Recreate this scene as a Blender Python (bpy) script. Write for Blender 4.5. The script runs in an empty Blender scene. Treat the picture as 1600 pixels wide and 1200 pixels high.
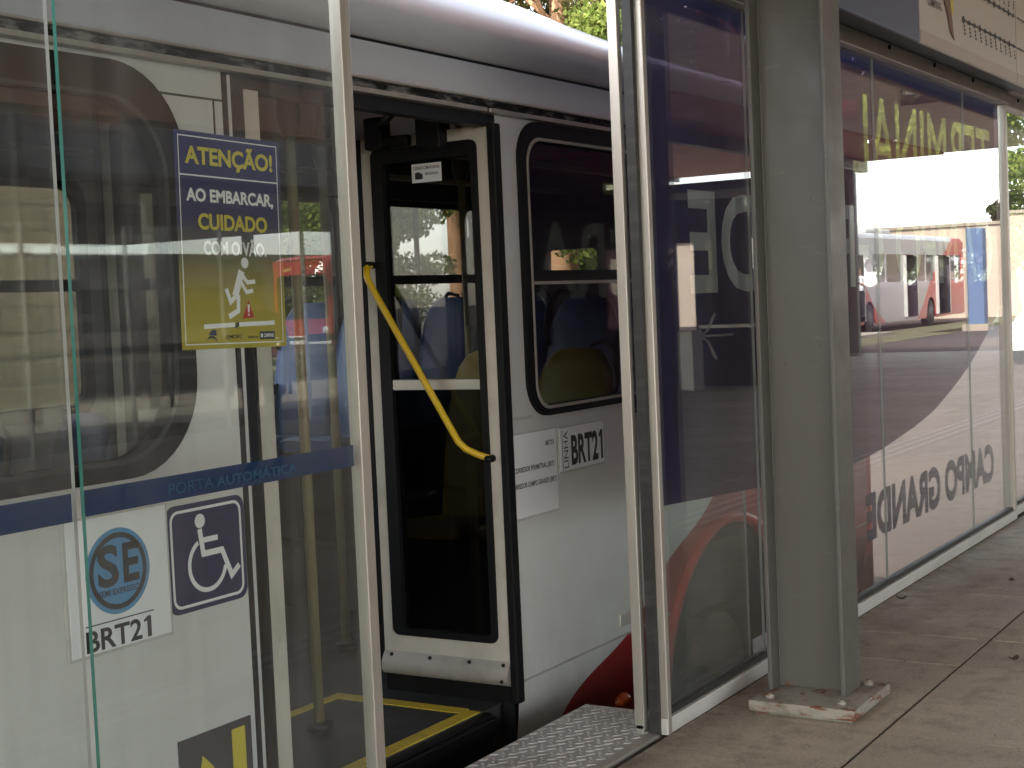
import bpy, bmesh, math, random
import numpy as np
from mathutils import Vector, Matrix
from mathutils.geometry import delaunay_2d_cdt

random.seed(7)
rng = np.random.default_rng(11)
S = bpy.context.scene
COL = S.collection
R = math.radians

# ------------------------------------------------------------------ camera
def make_camera():
    yaw, pit, rol = R(31.476), R(-3.085), R(2.527)
    fw = Vector((math.cos(yaw) * math.cos(pit), math.sin(yaw) * math.cos(pit), math.sin(pit)))
    rt = Vector((math.sin(yaw), -math.cos(yaw), 0))
    up = rt.cross(fw)
    c, s = math.cos(rol), math.sin(rol)
    r2 = rt * c - up * s
    u2 = rt * s + up * c
    cam = bpy.data.cameras.new("camera")
    ob = bpy.data.objects.new("camera", cam)
    COL.objects.link(ob)
    m = Matrix(((r2.x, u2.x, -fw.x, 0), (r2.y, u2.y, -fw.y, 0), (r2.z, u2.z, -fw.z, 1.5), (0, 0, 0, 1)))
    ob.matrix_world = m
    cam.sensor_width = 36
    cam.lens = 52.88
    cam.clip_start = 0.05
    cam.clip_end = 6000
    S.camera = ob
make_camera()

# ------------------------------------------------------------------ sky, sun, exposure
SUN = Vector((-0.68, 0.10, 0.72)).normalized()
W = bpy.data.worlds.new("World")
S.world = W
W.use_nodes = True
nt = W.node_tree
sky = nt.nodes.new("ShaderNodeTexSky")
sky.sky_type = 'NISHITA'
sky.sun_disc = False
sky.sun_elevation = math.asin(SUN.z)
sky.sun_rotation = math.atan2(SUN.x, SUN.y)
sky.air_density = 1.0
sky.dust_density = 1.5
hs = nt.nodes.new("ShaderNodeHueSaturation")      # hazy, nearly white daylight sky
hs.inputs["Saturation"].default_value = 0.45
wm = nt.nodes.new("ShaderNodeMix")
wm.data_type = 'RGBA'
wm.blend_type = 'MULTIPLY'
wm.inputs[0].default_value = 1.0
wm.inputs[7].default_value = (1.0, 0.975, 0.945, 1)
nt.links.new(sky.outputs[0], hs.inputs["Color"])
nt.links.new(hs.outputs[0], wm.inputs[6])
nt.links.new(wm.outputs[2], nt.nodes["Background"].inputs[0])
nt.nodes["Background"].inputs[1].default_value = 0.15
sun = bpy.data.lights.new("sun", 'SUN')
sun.energy = 2.0
sun.angle = R(0.5)
sun.color = (1.0, 0.94, 0.86)
so = bpy.data.objects.new("sun", sun)
COL.objects.link(so)
so.rotation_euler = SUN.to_track_quat('Z', 'Y').to_euler()
S.view_settings.view_transform = 'Standard'
S.view_settings.look = 'None'
S.view_settings.gamma = 1
S.view_settings.exposure = 3.0
S.cycles.max_bounces = 12
S.cycles.diffuse_bounces = 5
S.cycles.glossy_bounces = 5
S.cycles.transparent_max_bounces = 40
S.cycles.caustics_reflective = False
S.cycles.caustics_refractive = False

# ------------------------------------------------------------------ materials
def nodemat(name):
    m = bpy.data.materials.new(name)
    m.use_nodes = True
    t = m.node_tree
    b = t.nodes["Principled BSDF"]
    return m, t, b

def N(t, kind, **kw):
    n = t.nodes.new(kind)
    for k, v in kw.items():
        setattr(n, k, v)
    return n

def coords(t, scale=(1, 1, 1)):
    tc = N(t, "ShaderNodeTexCoord")
    mp = N(t, "ShaderNodeMapping")
    mp.inputs["Scale"].default_value = scale
    t.links.new(tc.outputs["Object"], mp.inputs[0])
    return mp.outputs[0]

def noise(t, vec, scale, detail=5, rough=0.6):
    n = N(t, "ShaderNodeTexNoise")
    n.inputs["Scale"].default_value = scale
    n.inputs["Detail"].default_value = detail
    n.inputs["Roughness"].default_value = rough
    t.links.new(vec, n.inputs["Vector"])
    return n.outputs["Fac"]

def ramp(t, fac, p0, p1, c0=(0, 0, 0, 1), c1=(1, 1, 1, 1)):
    r = N(t, "ShaderNodeValToRGB")
    r.color_ramp.elements[0].position = p0
    r.color_ramp.elements[1].position = p1
    r.color_ramp.elements[0].color = c0
    r.color_ramp.elements[1].color = c1
    t.links.new(fac, r.inputs[0])
    return r.outputs[0]

def mixc(t, fac, a, b):
    m = N(t, "ShaderNodeMix", data_type='RGBA')
    for s, v in ((0, fac), (6, a), (7, b)):
        if hasattr(v, "links"):
            t.links.new(v, m.inputs[s])
        else:
            m.inputs[s].default_value = v
    return m.outputs[2]

def c4(c):
    return (c[0], c[1], c[2], 1)

def mat(name, col, rough=0.5, metal=0.0, var=0.12, scale=6.0, dirt=None, dirt_amt=0.5, dirt_scale=(3, 3, 3), bump=0.0, bscale=60, coat=0.0, spec=0.5):
    """painted or plain surface with mild tone variation and optional dirt patches"""
    m, t, b = nodemat(name)
    v = coords(t)
    n = noise(t, v, scale)
    dk = tuple(x * (1 - var) for x in col)
    lt = tuple(min(1, x * (1 + var)) for x in col)
    c = mixc(t, n, c4(dk), c4(lt))
    if dirt:
        v2 = coords(t, dirt_scale)
        d = ramp(t, noise(t, v2, 1.0, 8, 0.7), 0.48, 0.75)
        mm = N(t, "ShaderNodeMath", operation='MULTIPLY')
        t.links.new(d, mm.inputs[0])
        mm.inputs[1].default_value = dirt_amt
        c = mixc(t, mm.outputs[0], c, c4(dirt))
    t.links.new(c, b.inputs["Base Color"])
    b.inputs["Roughness"].default_value = rough
    b.inputs["Metallic"].default_value = metal
    b.inputs["Coat Weight"].default_value = coat
    b.inputs["Specular IOR Level"].default_value = spec
    if bump > 0:
        bp = N(t, "ShaderNodeBump")
        bp.inputs["Strength"].default_value = bump
        bp.inputs["Distance"].default_value = 0.01
        t.links.new(noise(t, v, bscale, 6), bp.inputs["Height"])
        t.links.new(bp.outputs[0], b.inputs["Normal"])
    return m

def fresnel(t, ior=1.48):
    g = N(t, "ShaderNodeNewGeometry")
    mx = N(t, "ShaderNodeMix", data_type='FLOAT')
    t.links.new(g.outputs["Backfacing"], mx.inputs[0])
    mx.inputs[2].default_value = ior
    mx.inputs[3].default_value = 1.0 / ior
    f = N(t, "ShaderNodeFresnel")
    t.links.new(mx.outputs[0], f.inputs["IOR"])
    return f.outputs[0]

def glass(name, tint=(0.93, 0.97, 0.95), dirt=0.03, streak=0.10, dirt_col=(0.55, 0.53, 0.48), rough=0.0, ior=1.48, low=0.0):
    """flat sheet glass: tinted see-through, mirror reflection by Fresnel, thin film of dust and run-down streaks"""
    m, t, b = nodemat(name)
    t.nodes.remove(b)
    out = t.nodes["Material Output"]
    tr = N(t, "ShaderNodeBsdfTransparent")
    tr.inputs[0].default_value = c4(tint)
    gl = N(t, "ShaderNodeBsdfGlossy")
    gl.inputs["Roughness"].default_value = rough
    mx = N(t, "ShaderNodeMixShader")
    t.links.new(fresnel(t, ior), mx.inputs[0])
    t.links.new(tr.outputs[0], mx.inputs[1])
    t.links.new(gl.outputs[0], mx.inputs[2])
    df = N(t, "ShaderNodeBsdfDiffuse")
    df.inputs[0].default_value = c4(dirt_col)
    tl = N(t, "ShaderNodeBsdfTranslucent")
    tl.inputs[0].default_value = c4(dirt_col)
    dm = N(t, "ShaderNodeMixShader")
    dm.inputs[0].default_value = 0.5
    t.links.new(df.outputs[0], dm.inputs[1])
    t.links.new(tl.outputs[0], dm.inputs[2])
    a = ramp(t, noise(t, coords(t, (9, 9, 0.35)), 1.0, 6, 0.65), 0.45, 0.85)
    bb = ramp(t, noise(t, coords(t, (1.3, 1.3, 1.1)), 1.0, 6, 0.7), 0.40, 0.8)
    s1 = N(t, "ShaderNodeMath", operation='MULTIPLY_ADD')
    t.links.new(a, s1.inputs[0])
    s1.inputs[1].default_value = streak
    s1.inputs[2].default_value = dirt
    s2 = N(t, "ShaderNodeMath", operation='MULTIPLY_ADD')
    t.links.new(bb, s2.inputs[0])
    s2.inputs[1].default_value = streak * 0.6
    t.links.new(s1.outputs[0], s2.inputs[2])
    if low:       # splash dirt near the floor
        sp = N(t, "ShaderNodeSeparateXYZ")
        t.links.new(coords(t), sp.inputs[0])
        mr = N(t, "ShaderNodeMapRange")
        mr.inputs[1].default_value, mr.inputs[2].default_value = 0.85, 0.05
        mr.inputs[3].default_value, mr.inputs[4].default_value = 0.0, low
        t.links.new(sp.outputs[2], mr.inputs[0])
        ml = N(t, "ShaderNodeMath", operation='MULTIPLY_ADD')
        t.links.new(mr.outputs[0], ml.inputs[0])
        t.links.new(ramp(t, noise(t, coords(t, (5, 5, 1.4)), 1.0, 7, .7), .2, .8), ml.inputs[1])
        t.links.new(s2.outputs[0], ml.inputs[2])
        s2 = ml
    m2 = N(t, "ShaderNodeMixShader")
    t.links.new(s2.outputs[0], m2.inputs[0])
    t.links.new(mx.outputs[0], m2.inputs[1])
    t.links.new(dm.outputs[0], m2.inputs[2])
    t.links.new(m2.outputs[0], out.inputs[0])
    return m

def vinyl(name, see, body, cover, trans=0.5, fade=None):
    """see-through printed film: part of the light passes tinted, the rest meets the ink"""
    m, t, b = nodemat(name)
    t.nodes.remove(b)
    out = t.nodes["Material Output"]
    tr = N(t, "ShaderNodeBsdfTransparent")
    tr.inputs[0].default_value = c4(see)
    df = N(t, "ShaderNodeBsdfDiffuse")
    df.inputs[0].default_value = c4(body)
    tl = N(t, "ShaderNodeBsdfTranslucent")
    tl.inputs[0].default_value = c4(body)
    if fade:      # dark and mauve reflections put into the ink along x: (x0, x1, ink at x1)
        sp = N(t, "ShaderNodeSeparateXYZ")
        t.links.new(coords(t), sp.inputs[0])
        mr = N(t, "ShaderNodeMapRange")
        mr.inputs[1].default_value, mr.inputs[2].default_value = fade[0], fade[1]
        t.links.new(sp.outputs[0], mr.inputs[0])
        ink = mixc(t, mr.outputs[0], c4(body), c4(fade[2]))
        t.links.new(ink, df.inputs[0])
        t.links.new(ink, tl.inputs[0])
    dm = N(t, "ShaderNodeMixShader")
    dm.inputs[0].default_value = trans
    t.links.new(df.outputs[0], dm.inputs[1])
    t.links.new(tl.outputs[0], dm.inputs[2])
    mx = N(t, "ShaderNodeMixShader")
    n = noise(t, coords(t, (2, 2, 1)), 1.5, 4)
    k = N(t, "ShaderNodeMath", operation='MULTIPLY_ADD')
    t.links.new(n, k.inputs[0])
    k.inputs[1].default_value = 0.16
    k.inputs[2].default_value = cover - 0.08
    t.links.new(k.outputs[0], mx.inputs[0])
    t.links.new(tr.outputs[0], mx.inputs[1])
    t.links.new(dm.outputs[0], mx.inputs[2])
    t.links.new(mx.outputs[0], out.inputs[0])
    return m

def livery(name, curves, white, red, zr, xr, off=(0, 0)):
    """two-colour bus paint split along smooth curves x(z) on the body side"""
    m, t, b = nodemat(name)
    tc = N(t, "ShaderNodeTexCoord")
    sp = N(t, "ShaderNodeSeparateXYZ")
    t.links.new(tc.outputs["Object"], sp.inputs[0])
    curves = [([(z - off[1], x - off[0]) for z, x in p], op) for p, op in curves]
    zr = (zr[0] - off[1], zr[1] - off[1])
    xr = (xr[0] - off[0], xr[1] - off[0])
    mz = N(t, "ShaderNodeMapRange")
    mz.inputs[1].default_value, mz.inputs[2].default_value = zr
    t.links.new(sp.outputs[2], mz.inputs[0])
    mxr = N(t, "ShaderNodeMapRange")
    mxr.inputs[1].default_value, mxr.inputs[2].default_value = xr
    t.links.new(sp.outputs[0], mxr.inputs[0])
    fac = None
    for pts, op in curves:
        fc = N(t, "ShaderNodeFloatCurve")
        cv = fc.mapping.curves[0]
        P = [((z - zr[0]) / (zr[1] - zr[0]), (x - xr[0]) / (xr[1] - xr[0])) for z, x in pts]
        cv.points[0].location = P[0]
        cv.points[1].location = P[-1]
        for q in P[1:-1]:
            cv.points.new(*q)
        fc.mapping.update()
        t.links.new(mz.outputs[0], fc.inputs[1])
        cmp_ = N(t, "ShaderNodeMath", operation=op)
        t.links.new(mxr.outputs[0], cmp_.inputs[0])
        t.links.new(fc.outputs[0], cmp_.inputs[1])
        if fac is None:
            fac = cmp_.outputs[0]
        else:
            mm = N(t, "ShaderNodeMath", operation='MAXIMUM')
            t.links.new(fac, mm.inputs[0])
            t.links.new(cmp_.outputs[0], mm.inputs[1])
            fac = mm.outputs[0]
    n = noise(t, coords(t), 2.5)
    wv = mixc(t, n, c4([x * 0.93 for x in white]), c4([min(1, x * 1.06) for x in white]))
    d = ramp(t, noise(t, coords(t, (1.2, 1.2, 5)), 1.3, 8, 0.7), 0.5, 0.85)
    dm = N(t, "ShaderNodeMath", operation='MULTIPLY')
    t.links.new(d, dm.inputs[0])
    dm.inputs[1].default_value = 0.22
    c = mixc(t, fac, wv, c4(red))
    c = mixc(t, dm.outputs[0], c, (0.25, 0.23, 0.2, 1))
    gz = N(t, "ShaderNodeMapRange")       # road film thrown up along the lower body
    gz.inputs[1].default_value, gz.inputs[2].default_value = zr[0] + 1.45, zr[0] + .55
    gz.inputs[3].default_value, gz.inputs[4].default_value = 0.0, 0.55
    t.links.new(sp.outputs[2], gz.inputs[0])
    gm = N(t, "ShaderNodeMath", operation='MULTIPLY')
    t.links.new(gz.outputs[0], gm.inputs[0])
    t.links.new(ramp(t, noise(t, coords(t, (2.5, 2.5, 1.0)), 2.0, 8, .72), .3, .75), gm.inputs[1])
    c = mixc(t, gm.outputs[0], c, (0.17, 0.145, 0.115, 1))
    sc = ramp(t, noise(t, coords(t, (1.5, 1.5, 40)), 2.0, 4, .6), .70, .74)   # faint brush scratches
    sm = N(t, "ShaderNodeMath", operation='MULTIPLY')
    t.links.new(sc, sm.inputs[0])
    sm.inputs[1].default_value = .14
    c = mixc(t, sm.outputs[0], c, (0.3, 0.29, 0.27, 1))
    t.links.new(c, b.inputs["Base Color"])
    b.inputs["Roughness"].default_value = 0.32
    b.inputs["Coat Weight"].default_value = 0.3
    b.inputs["Coat Roughness"].default_value = 0.12
    return m

M = {}
M['tile'] = None
def tile_mat():
    m, t, b = nodemat("floor_tile")
    v = coords(t)
    g = N(t, "ShaderNodeNewGeometry")
    base = mixc(t, g.outputs["Random Per Island"], (0.42, 0.365, 0.285, 1), (0.53, 0.465, 0.37, 1))
    n1 = ramp(t, noise(t, v, 1.1, 8, 0.65), 0.32, 0.72)
    c = mixc(t, n1, base, (0.32, 0.27, 0.205, 1))
    n2 = ramp(t, noise(t, v, 6, 9, 0.75), 0.50, 0.62)
    k = N(t, "ShaderNodeMath", operation='MULTIPLY')
    t.links.new(n2, k.inputs[0])
    k.inputs[1].default_value = 0.38
    c = mixc(t, k.outputs[0], c, (0.15, 0.125, 0.098, 1))
    n4 = ramp(t, noise(t, v, 2.3, 9, 0.72), 0.56, 0.70)
    k4 = N(t, "ShaderNodeMath", operation='MULTIPLY')
    t.links.new(n4, k4.inputs[0])
    k4.inputs[1].default_value = 0.55
    c = mixc(t, k4.outputs[0], c, (0.58, 0.485, 0.365, 1))      # worn pale patches
    sp = N(t, "ShaderNodeSeparateXYZ")
    t.links.new(v, sp.inputs[0])
    ed = N(t, "ShaderNodeMapRange")                              # dirt swept up against the rail
    ed.inputs[1].default_value, ed.inputs[2].default_value = 1.95, 2.25
    ed.inputs[3].default_value, ed.inputs[4].default_value = 0.0, .75
    t.links.new(sp.outputs[1], ed.inputs[0])
    em = N(t, "ShaderNodeMath", operation='MULTIPLY')
    t.links.new(ed.outputs[0], em.inputs[0])
    t.links.new(ramp(t, noise(t, v, 9, 8, .75), .3, .6), em.inputs[1])
    c = mixc(t, em.outputs[0], c, (0.085, 0.066, 0.045, 1))
    speck = ramp(t, noise(t, v, 55, 2, .5), .70, .73)
    c = mixc(t, speck, c, (0.10, 0.08, 0.06, 1))
    n3 = ramp(t, noise(t, v, 90, 3, 0.6), 0.35, 0.65, (0.86, 0.86, 0.86, 1), (1.1, 1.1, 1.1, 1))
    mul = N(t, "ShaderNodeMix", data_type='RGBA', blend_type='MULTIPLY')
    mul.inputs[0].default_value = 1
    t.links.new(c, mul.inputs[6])
    t.links.new(n3, mul.inputs[7])
    t.links.new(mul.outputs[2], b.inputs["Base Color"])
    rr = ramp(t, noise(t, v, 3, 6), 0.3, 0.7, (0.6, 0.6, 0.6, 1), (0.85, 0.85, 0.85, 1))
    t.links.new(rr, b.inputs["Roughness"])
    bp = N(t, "ShaderNodeBump")
    bp.inputs["Strength"].default_value = 0.25
    bp.inputs["Distance"].default_value = 0.004
    t.links.new(noise(t, v, 40, 8, 0.7), bp.inputs["Height"])
    t.links.new(bp.outputs[0], b.inputs["Normal"])
    return m
M['tile'] = tile_mat()
M['grout'] = mat("grout", (0.035, 0.029, 0.023), 0.9)
M['slab_side'] = mat("concrete_edge", (0.22, 0.21, 0.19), 0.85, var=0.2, bump=0.3)
M['asphalt'] = mat("asphalt", (0.040, 0.0245, 0.018), 0.9, var=0.25, scale=0.6, dirt=(0.058, 0.037, 0.028), dirt_amt=0.6, dirt_scale=(.15, .15, .15), bump=0.3)
M['concrete'] = mat("pale_concrete", (0.30, 0.255, 0.2), 0.85, var=0.15, scale=1.2, dirt=(0.25, 0.22, 0.18), dirt_amt=.5, dirt_scale=(.5, .5, .5), bump=0.2)
M['grass'] = mat("grass", (0.075, 0.072, 0.03), 0.95, var=0.35, scale=3, dirt=(0.22, 0.19, 0.07), dirt_amt=.6, dirt_scale=(1, 1, 1), bump=0.8, bscale=20)
M['alu'] = mat("aluminium", (0.46, 0.43, 0.38), 0.42, 0.6, 0.1, 3, dirt=(0.28, 0.24, 0.2), dirt_amt=.45, dirt_scale=(8, 8, 1.2))
M['alu_white'] = mat("white_aluminium", (0.52, 0.51, 0.48), 0.45, 0.0, 0.06, 3, dirt=(0.3, 0.27, 0.22), dirt_amt=.5, dirt_scale=(2, 2, 14))
M['rubber'] = mat("black_rubber", (0.004, 0.004, 0.0045), 0.6, spec=.25)
M['rubber_scuffed'] = mat("scuffed_rubber", (0.005, 0.005, 0.005), 0.6, spec=.25, dirt=(0.45, 0.43, 0.4), dirt_amt=.9, dirt_scale=(9, 1, 30))
M['gasket_dark'] = mat("dark_gasket", (0.02, 0.02, 0.019), 0.6, dirt=(0.09, 0.08, 0.07), dirt_amt=.5, dirt_scale=(4, 4, 20))
M['black'] = mat("black_plastic", (0.005, 0.005, 0.006), 0.45, spec=.3)
M['column'] = None
def column_mat():
    m, t, b = nodemat("column_paint")
    v = coords(t)
    c = mixc(t, noise(t, v, 2.2), (0.093, 0.087, 0.076, 1), (0.120, 0.113, 0.099, 1))
    st = ramp(t, noise(t, coords(t, (14, 14, 0.8)), 1, 7, .7), .5, .8)
    k = N(t, "ShaderNodeMath", operation='MULTIPLY')
    t.links.new(st, k.inputs[0])
    k.inputs[1].default_value = .35
    c = mixc(t, k.outputs[0], c, (0.09, 0.075, 0.055, 1))
    sp = N(t, "ShaderNodeSeparateXYZ")
    t.links.new(v, sp.inputs[0])
    low = N(t, "ShaderNodeMapRange")
    low.inputs[1].default_value, low.inputs[2].default_value = 0.16, 0.0
    low.inputs[3].default_value, low.inputs[4].default_value = 0.0, 0.20
    t.links.new(sp.outputs[2], low.inputs[0])
    ns = noise(t, v, 16, 6, .7)
    ad = N(t, "ShaderNodeMath", operation='ADD')
    t.links.new(ns, ad.inputs[0])
    t.links.new(low.outputs[0], ad.inputs[1])
    rust = ramp(t, ad.outputs[0], .70, .76)
    c = mixc(t, rust, c, (0.13, 0.045, 0.018, 1))
    chip = ramp(t, noise(t, coords(t, (9, 9, 5)), 3.0, 4, .6), .715, .73)
    c = mixc(t, chip, c, (0.07, 0.04, 0.022, 1))
    scuff = ramp(t, noise(t, coords(t, (3, 3, 11)), 2.0, 7, .75), .60, .70)
    k2 = N(t, "ShaderNodeMath", operation='MULTIPLY')
    t.links.new(scuff, k2.inputs[0])
    k2.inputs[1].default_value = .3
    c = mixc(t, k2.outputs[0], c, (0.24, 0.23, 0.21, 1))
    t.links.new(c, b.inputs["Base Color"])
    rr = ramp(t, noise(t, v, 5, 6, .7), .3, .7, (.35, .35, .35, 1), (.62, .62, .62, 1))
    t.links.new(rr, b.inputs["Roughness"])
    return m
M['column'] = column_mat()
def plate_mat():
    m, t, b = nodemat("base_plate_paint")
    v = coords(t)
    c = mixc(t, noise(t, v, 9), (0.27, 0.25, 0.21, 1), (0.36, 0.34, 0.29, 1))
    d = ramp(t, noise(t, v, 5, 9, .75), .45, .62)
    c = mixc(t, d, c, (0.16, 0.135, 0.105, 1))
    rust = ramp(t, noise(t, coords(t, (4, 4, 30)), 1.6, 7, .7), .545, .59)
    c = mixc(t, rust, c, (0.16, 0.05, 0.022, 1))
    t.links.new(c, b.inputs["Base Color"])
    b.inputs["Roughness"].default_value = 0.75
    return m
M['base_plate'] = plate_mat()
M['diamond'] = mat("checker_plate", (0.50, 0.49, 0.47), 0.5, 0.35, 0.15, 5, dirt=(0.22, 0.2, 0.17), dirt_amt=.75, dirt_scale=(5, 5, 5), bump=.1)
M['glass'] = glass("sheet_glass", (0.955, 0.982, 0.972), 0.014, 0.085, low=.02)
M['glass_clear'] = glass("clean_sheet_glass", (0.955, 0.982, 0.972), 0.012, 0.035, low=.12)
M['pale_edge'] = mat("pale_glass_edge", (0.34, 0.35, 0.33), 0.3, var=.2, scale=2)
M['glass_edge'] = mat("green_glass_edge", (0.05, 0.19, 0.155), 0.15, var=.2, scale=2)
M['bus_glass'] = glass("tinted_bus_glass", (0.60, 0.61, 0.60), 0.004, 0.015)
M['bus_glass_near'] = glass("dark_tinted_bus_glass", (0.48, 0.49, 0.48), 0.004, 0.012)
M['door_glass'] = glass("tinted_door_glass", (0.66, 0.66, 0.66), 0.003, 0.012)
M['door_glass_low'] = glass("dark_lower_door_glass", (0.24, 0.24, 0.24), 0.002, 0.01)  # darker copy of the door glass; dim interior put into its tint
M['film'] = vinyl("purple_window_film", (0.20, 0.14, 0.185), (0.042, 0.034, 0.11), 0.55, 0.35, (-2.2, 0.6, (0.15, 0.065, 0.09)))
M['film_band'] = vinyl("navy_film_band", (0.10, 0.10, 0.2), (0.03, 0.03, 0.10), 0.8, 0.3)
M['letter_y'] = vinyl("yellow_film_letters", (0.92, 0.88, 0.62), (0.62, 0.56, 0.22), 0.42, 0.6)
M['letter_w'] = vinyl("white_film_letters", (0.9, 0.9, 0.88), (0.66, 0.64, 0.62), 0.34, 0.6)
M['letter_d'] = vinyl("dark_film_letters", (0.25, 0.2, 0.3), (0.035, 0.025, 0.06), 0.75, 0.2)
M['stripe'] = vinyl("blue_safety_stripe", (0.03, 0.16, 0.36), (0.003, 0.045, 0.17), 0.80, 0.25)
M['stripe_text'] = vinyl("pale_stripe_lettering", (0.3, 0.45, 0.6), (0.10, 0.22, 0.35), 0.5, 0.3)
def poster_mat():
    return None
M['navy'] = mat("navy_print", (0.011, 0.014, 0.068), 0.4, var=.06)
M['pyellow'] = mat("yellow_print", (0.60, 0.50, 0.06), 0.4, var=.06)
M['pwhite'] = mat("white_print", (0.80, 0.80, 0.81), 0.45, var=.04)
M['pgrey'] = mat("grey_print", (0.045, 0.045, 0.05), 0.45, var=.04)
M['pred'] = mat("red_print", (0.45, 0.03, 0.03), 0.4)
M['pblack'] = mat("black_print", (0.015, 0.015, 0.017), 0.5)
M['pblue'] = mat("sky_blue_print", (0.10, 0.27, 0.48), 0.45, var=.04)
M['pgreen'] = mat("green_print", (0.10, 0.28, 0.05), 0.45)
M['pbrown'] = mat("brown_print", (0.16, 0.085, 0.05), 0.5)
M['busgrey'] = mat("bus_cream_panel", (0.50, 0.50, 0.45), 0.35, var=.04, dirt=(0.25, 0.24, 0.2), dirt_amt=.3, dirt_scale=(2, 2, 6))
M['body'] = livery("bus_livery", [([(-.9, 4.7), (-.118, 5.1), (.086, 5.65), (.31, 6.02), (.48, 6.45), (.74, 6.85), (.91, 7.08), (1.5, 7.5), (2.3, 7.95), (3.1, 6.9)], 'GREATER_THAN')],
                   (0.63, 0.625, 0.605), (0.30, 0.010, 0.012), (-.9, 3.1), (4.0, 10.0), (2.5, -.95))
M['roof'] = livery("bus_roof_livery", [([(-.9, 8.0), (2.45, 7.6), (2.6, 7.05), (3.1, 6.8)], 'GREATER_THAN')],
                   (0.47, 0.485, 0.515), (0.34, 0.02, 0.02), (-.9, 3.1), (4.0, 10.0), (2.5, -.95))
M['leaf'] = mat("door_frame_paint", (0.55, 0.51, 0.44), 0.42, var=.05, dirt=(0.26, 0.23, 0.19), dirt_amt=.5, dirt_scale=(5, 5, 5))
M['leaf_alu'] = mat("brushed_kick_panel", (0.40, 0.37, 0.33), 0.5, 0.2, .1, 4, dirt=(0.2, 0.17, 0.14), dirt_amt=.6, dirt_scale=(6, 6, 6))
M['handle_yellow'] = mat("yellow_handle_paint", (0.72, 0.48, 0.02), 0.32, var=.06, coat=.3)
M['line_yellow'] = mat("yellow_step_marking", (0.62, 0.46, 0.04), 0.6, var=.12, scale=20, dirt=(0.2, 0.15, 0.04), dirt_amt=.6, dirt_scale=(12, 12, 12))
M['busfloor'] = mat("bus_floor", (0.028, 0.028, 0.028), 0.7, var=.2, scale=30, dirt=(0.12, 0.11, 0.1), dirt_amt=.5)
M['interior'] = mat("bus_interior_panel", (0.30, 0.29, 0.27), 0.6)
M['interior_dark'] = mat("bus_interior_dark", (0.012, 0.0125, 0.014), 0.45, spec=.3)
M['ceiling_cream'] = mat("bus_ceiling", (0.50, 0.45, 0.38), 0.45)
M['seat_blue'] = mat("blue_seat", (0.022, 0.058, 0.17), 0.4, var=.1)
M['seat_yellow'] = mat("yellow_seat", (0.36, 0.25, 0.015), 0.4, var=.1)
M['pole'] = mat("yellow_pole", (0.21, 0.17, 0.085), 0.4, .2)
M['tyre'] = mat("tyre", (0.02, 0.02, 0.02), 0.85)
M['rim'] = mat("wheel_rim", (0.09, 0.085, 0.08), 0.6, .2)
M['orange_lens'] = mat("orange_lens", (0.6, 0.12, 0.02), 0.2)
M['reflector'] = mat("silver_reflector", (0.7, 0.66, 0.6), 0.25, .4)
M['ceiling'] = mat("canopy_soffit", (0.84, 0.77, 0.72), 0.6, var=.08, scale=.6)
M['ceiling_red'] = mat("canopy_soffit_bounce_tint", (0.62, 0.33, 0.22), 0.6, var=.1, scale=.8)  # glow from the sunlit ground put into the outer soffit colour
M['board_blue'] = mat("sign_blue_panel", (0.06, 0.085, 0.15), 0.4, var=.05)
M['board_white'] = mat("sign_white_panel", (0.50, 0.46, 0.42), 0.45, var=.03)
M['board_strip'] = mat("sign_pink_strip", (0.42, 0.36, 0.32), 0.5, var=.03)
M['header'] = mat("dark_header", (0.022, 0.023, 0.028), 0.5, var=.15)
M['beige_wall'] = mat("beige_render", (0.44, 0.36, 0.28), 0.85, var=.06, scale=.6, dirt=(0.45, 0.36, 0.28), dirt_amt=.35, dirt_scale=(.8, .8, .3))
M['blue_paint'] = mat("blue_paint", (0.07, 0.12, 0.22), 0.6)
M['red_paint'] = mat("red_paint", (0.42, 0.025, 0.022), 0.4)
M['white_paint'] = mat("white_paint", (0.75, 0.74, 0.72), 0.4)
M['dark_glass'] = mat("dark_window_glass", (0.02, 0.023, 0.026), 0.08, spec=.8)
M['tactile'] = mat("tactile_tile", (0.30, 0.26, 0.21), 0.7, var=.15, scale=12)
M['tactile_pale'] = mat("pale_tactile_studs", (0.55, 0.52, 0.48), 0.7)
M['skin'] = mat("skin", (0.32, 0.18, 0.12), 0.5)
M['hair'] = mat("dark_hair", (0.012, 0.009, 0.008), 0.6)
M['cloth_dark'] = mat("dark_cloth", (0.02, 0.022, 0.028), 0.85)
M['cloth_blue'] = mat("denim", (0.035, 0.05, 0.10), 0.85)
M['cloth_white'] = mat("white_shirt", (0.65, 0.65, 0.68), 0.8)
M['bark'] = mat("orange_bark", (0.34, 0.19, 0.10), 0.9, var=.4, scale=2, bump=.5, bscale=8)
M['bark_grey'] = mat("grey_bark", (0.12, 0.09, 0.065), 0.9, var=.3, scale=3, bump=.5, bscale=8)

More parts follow.
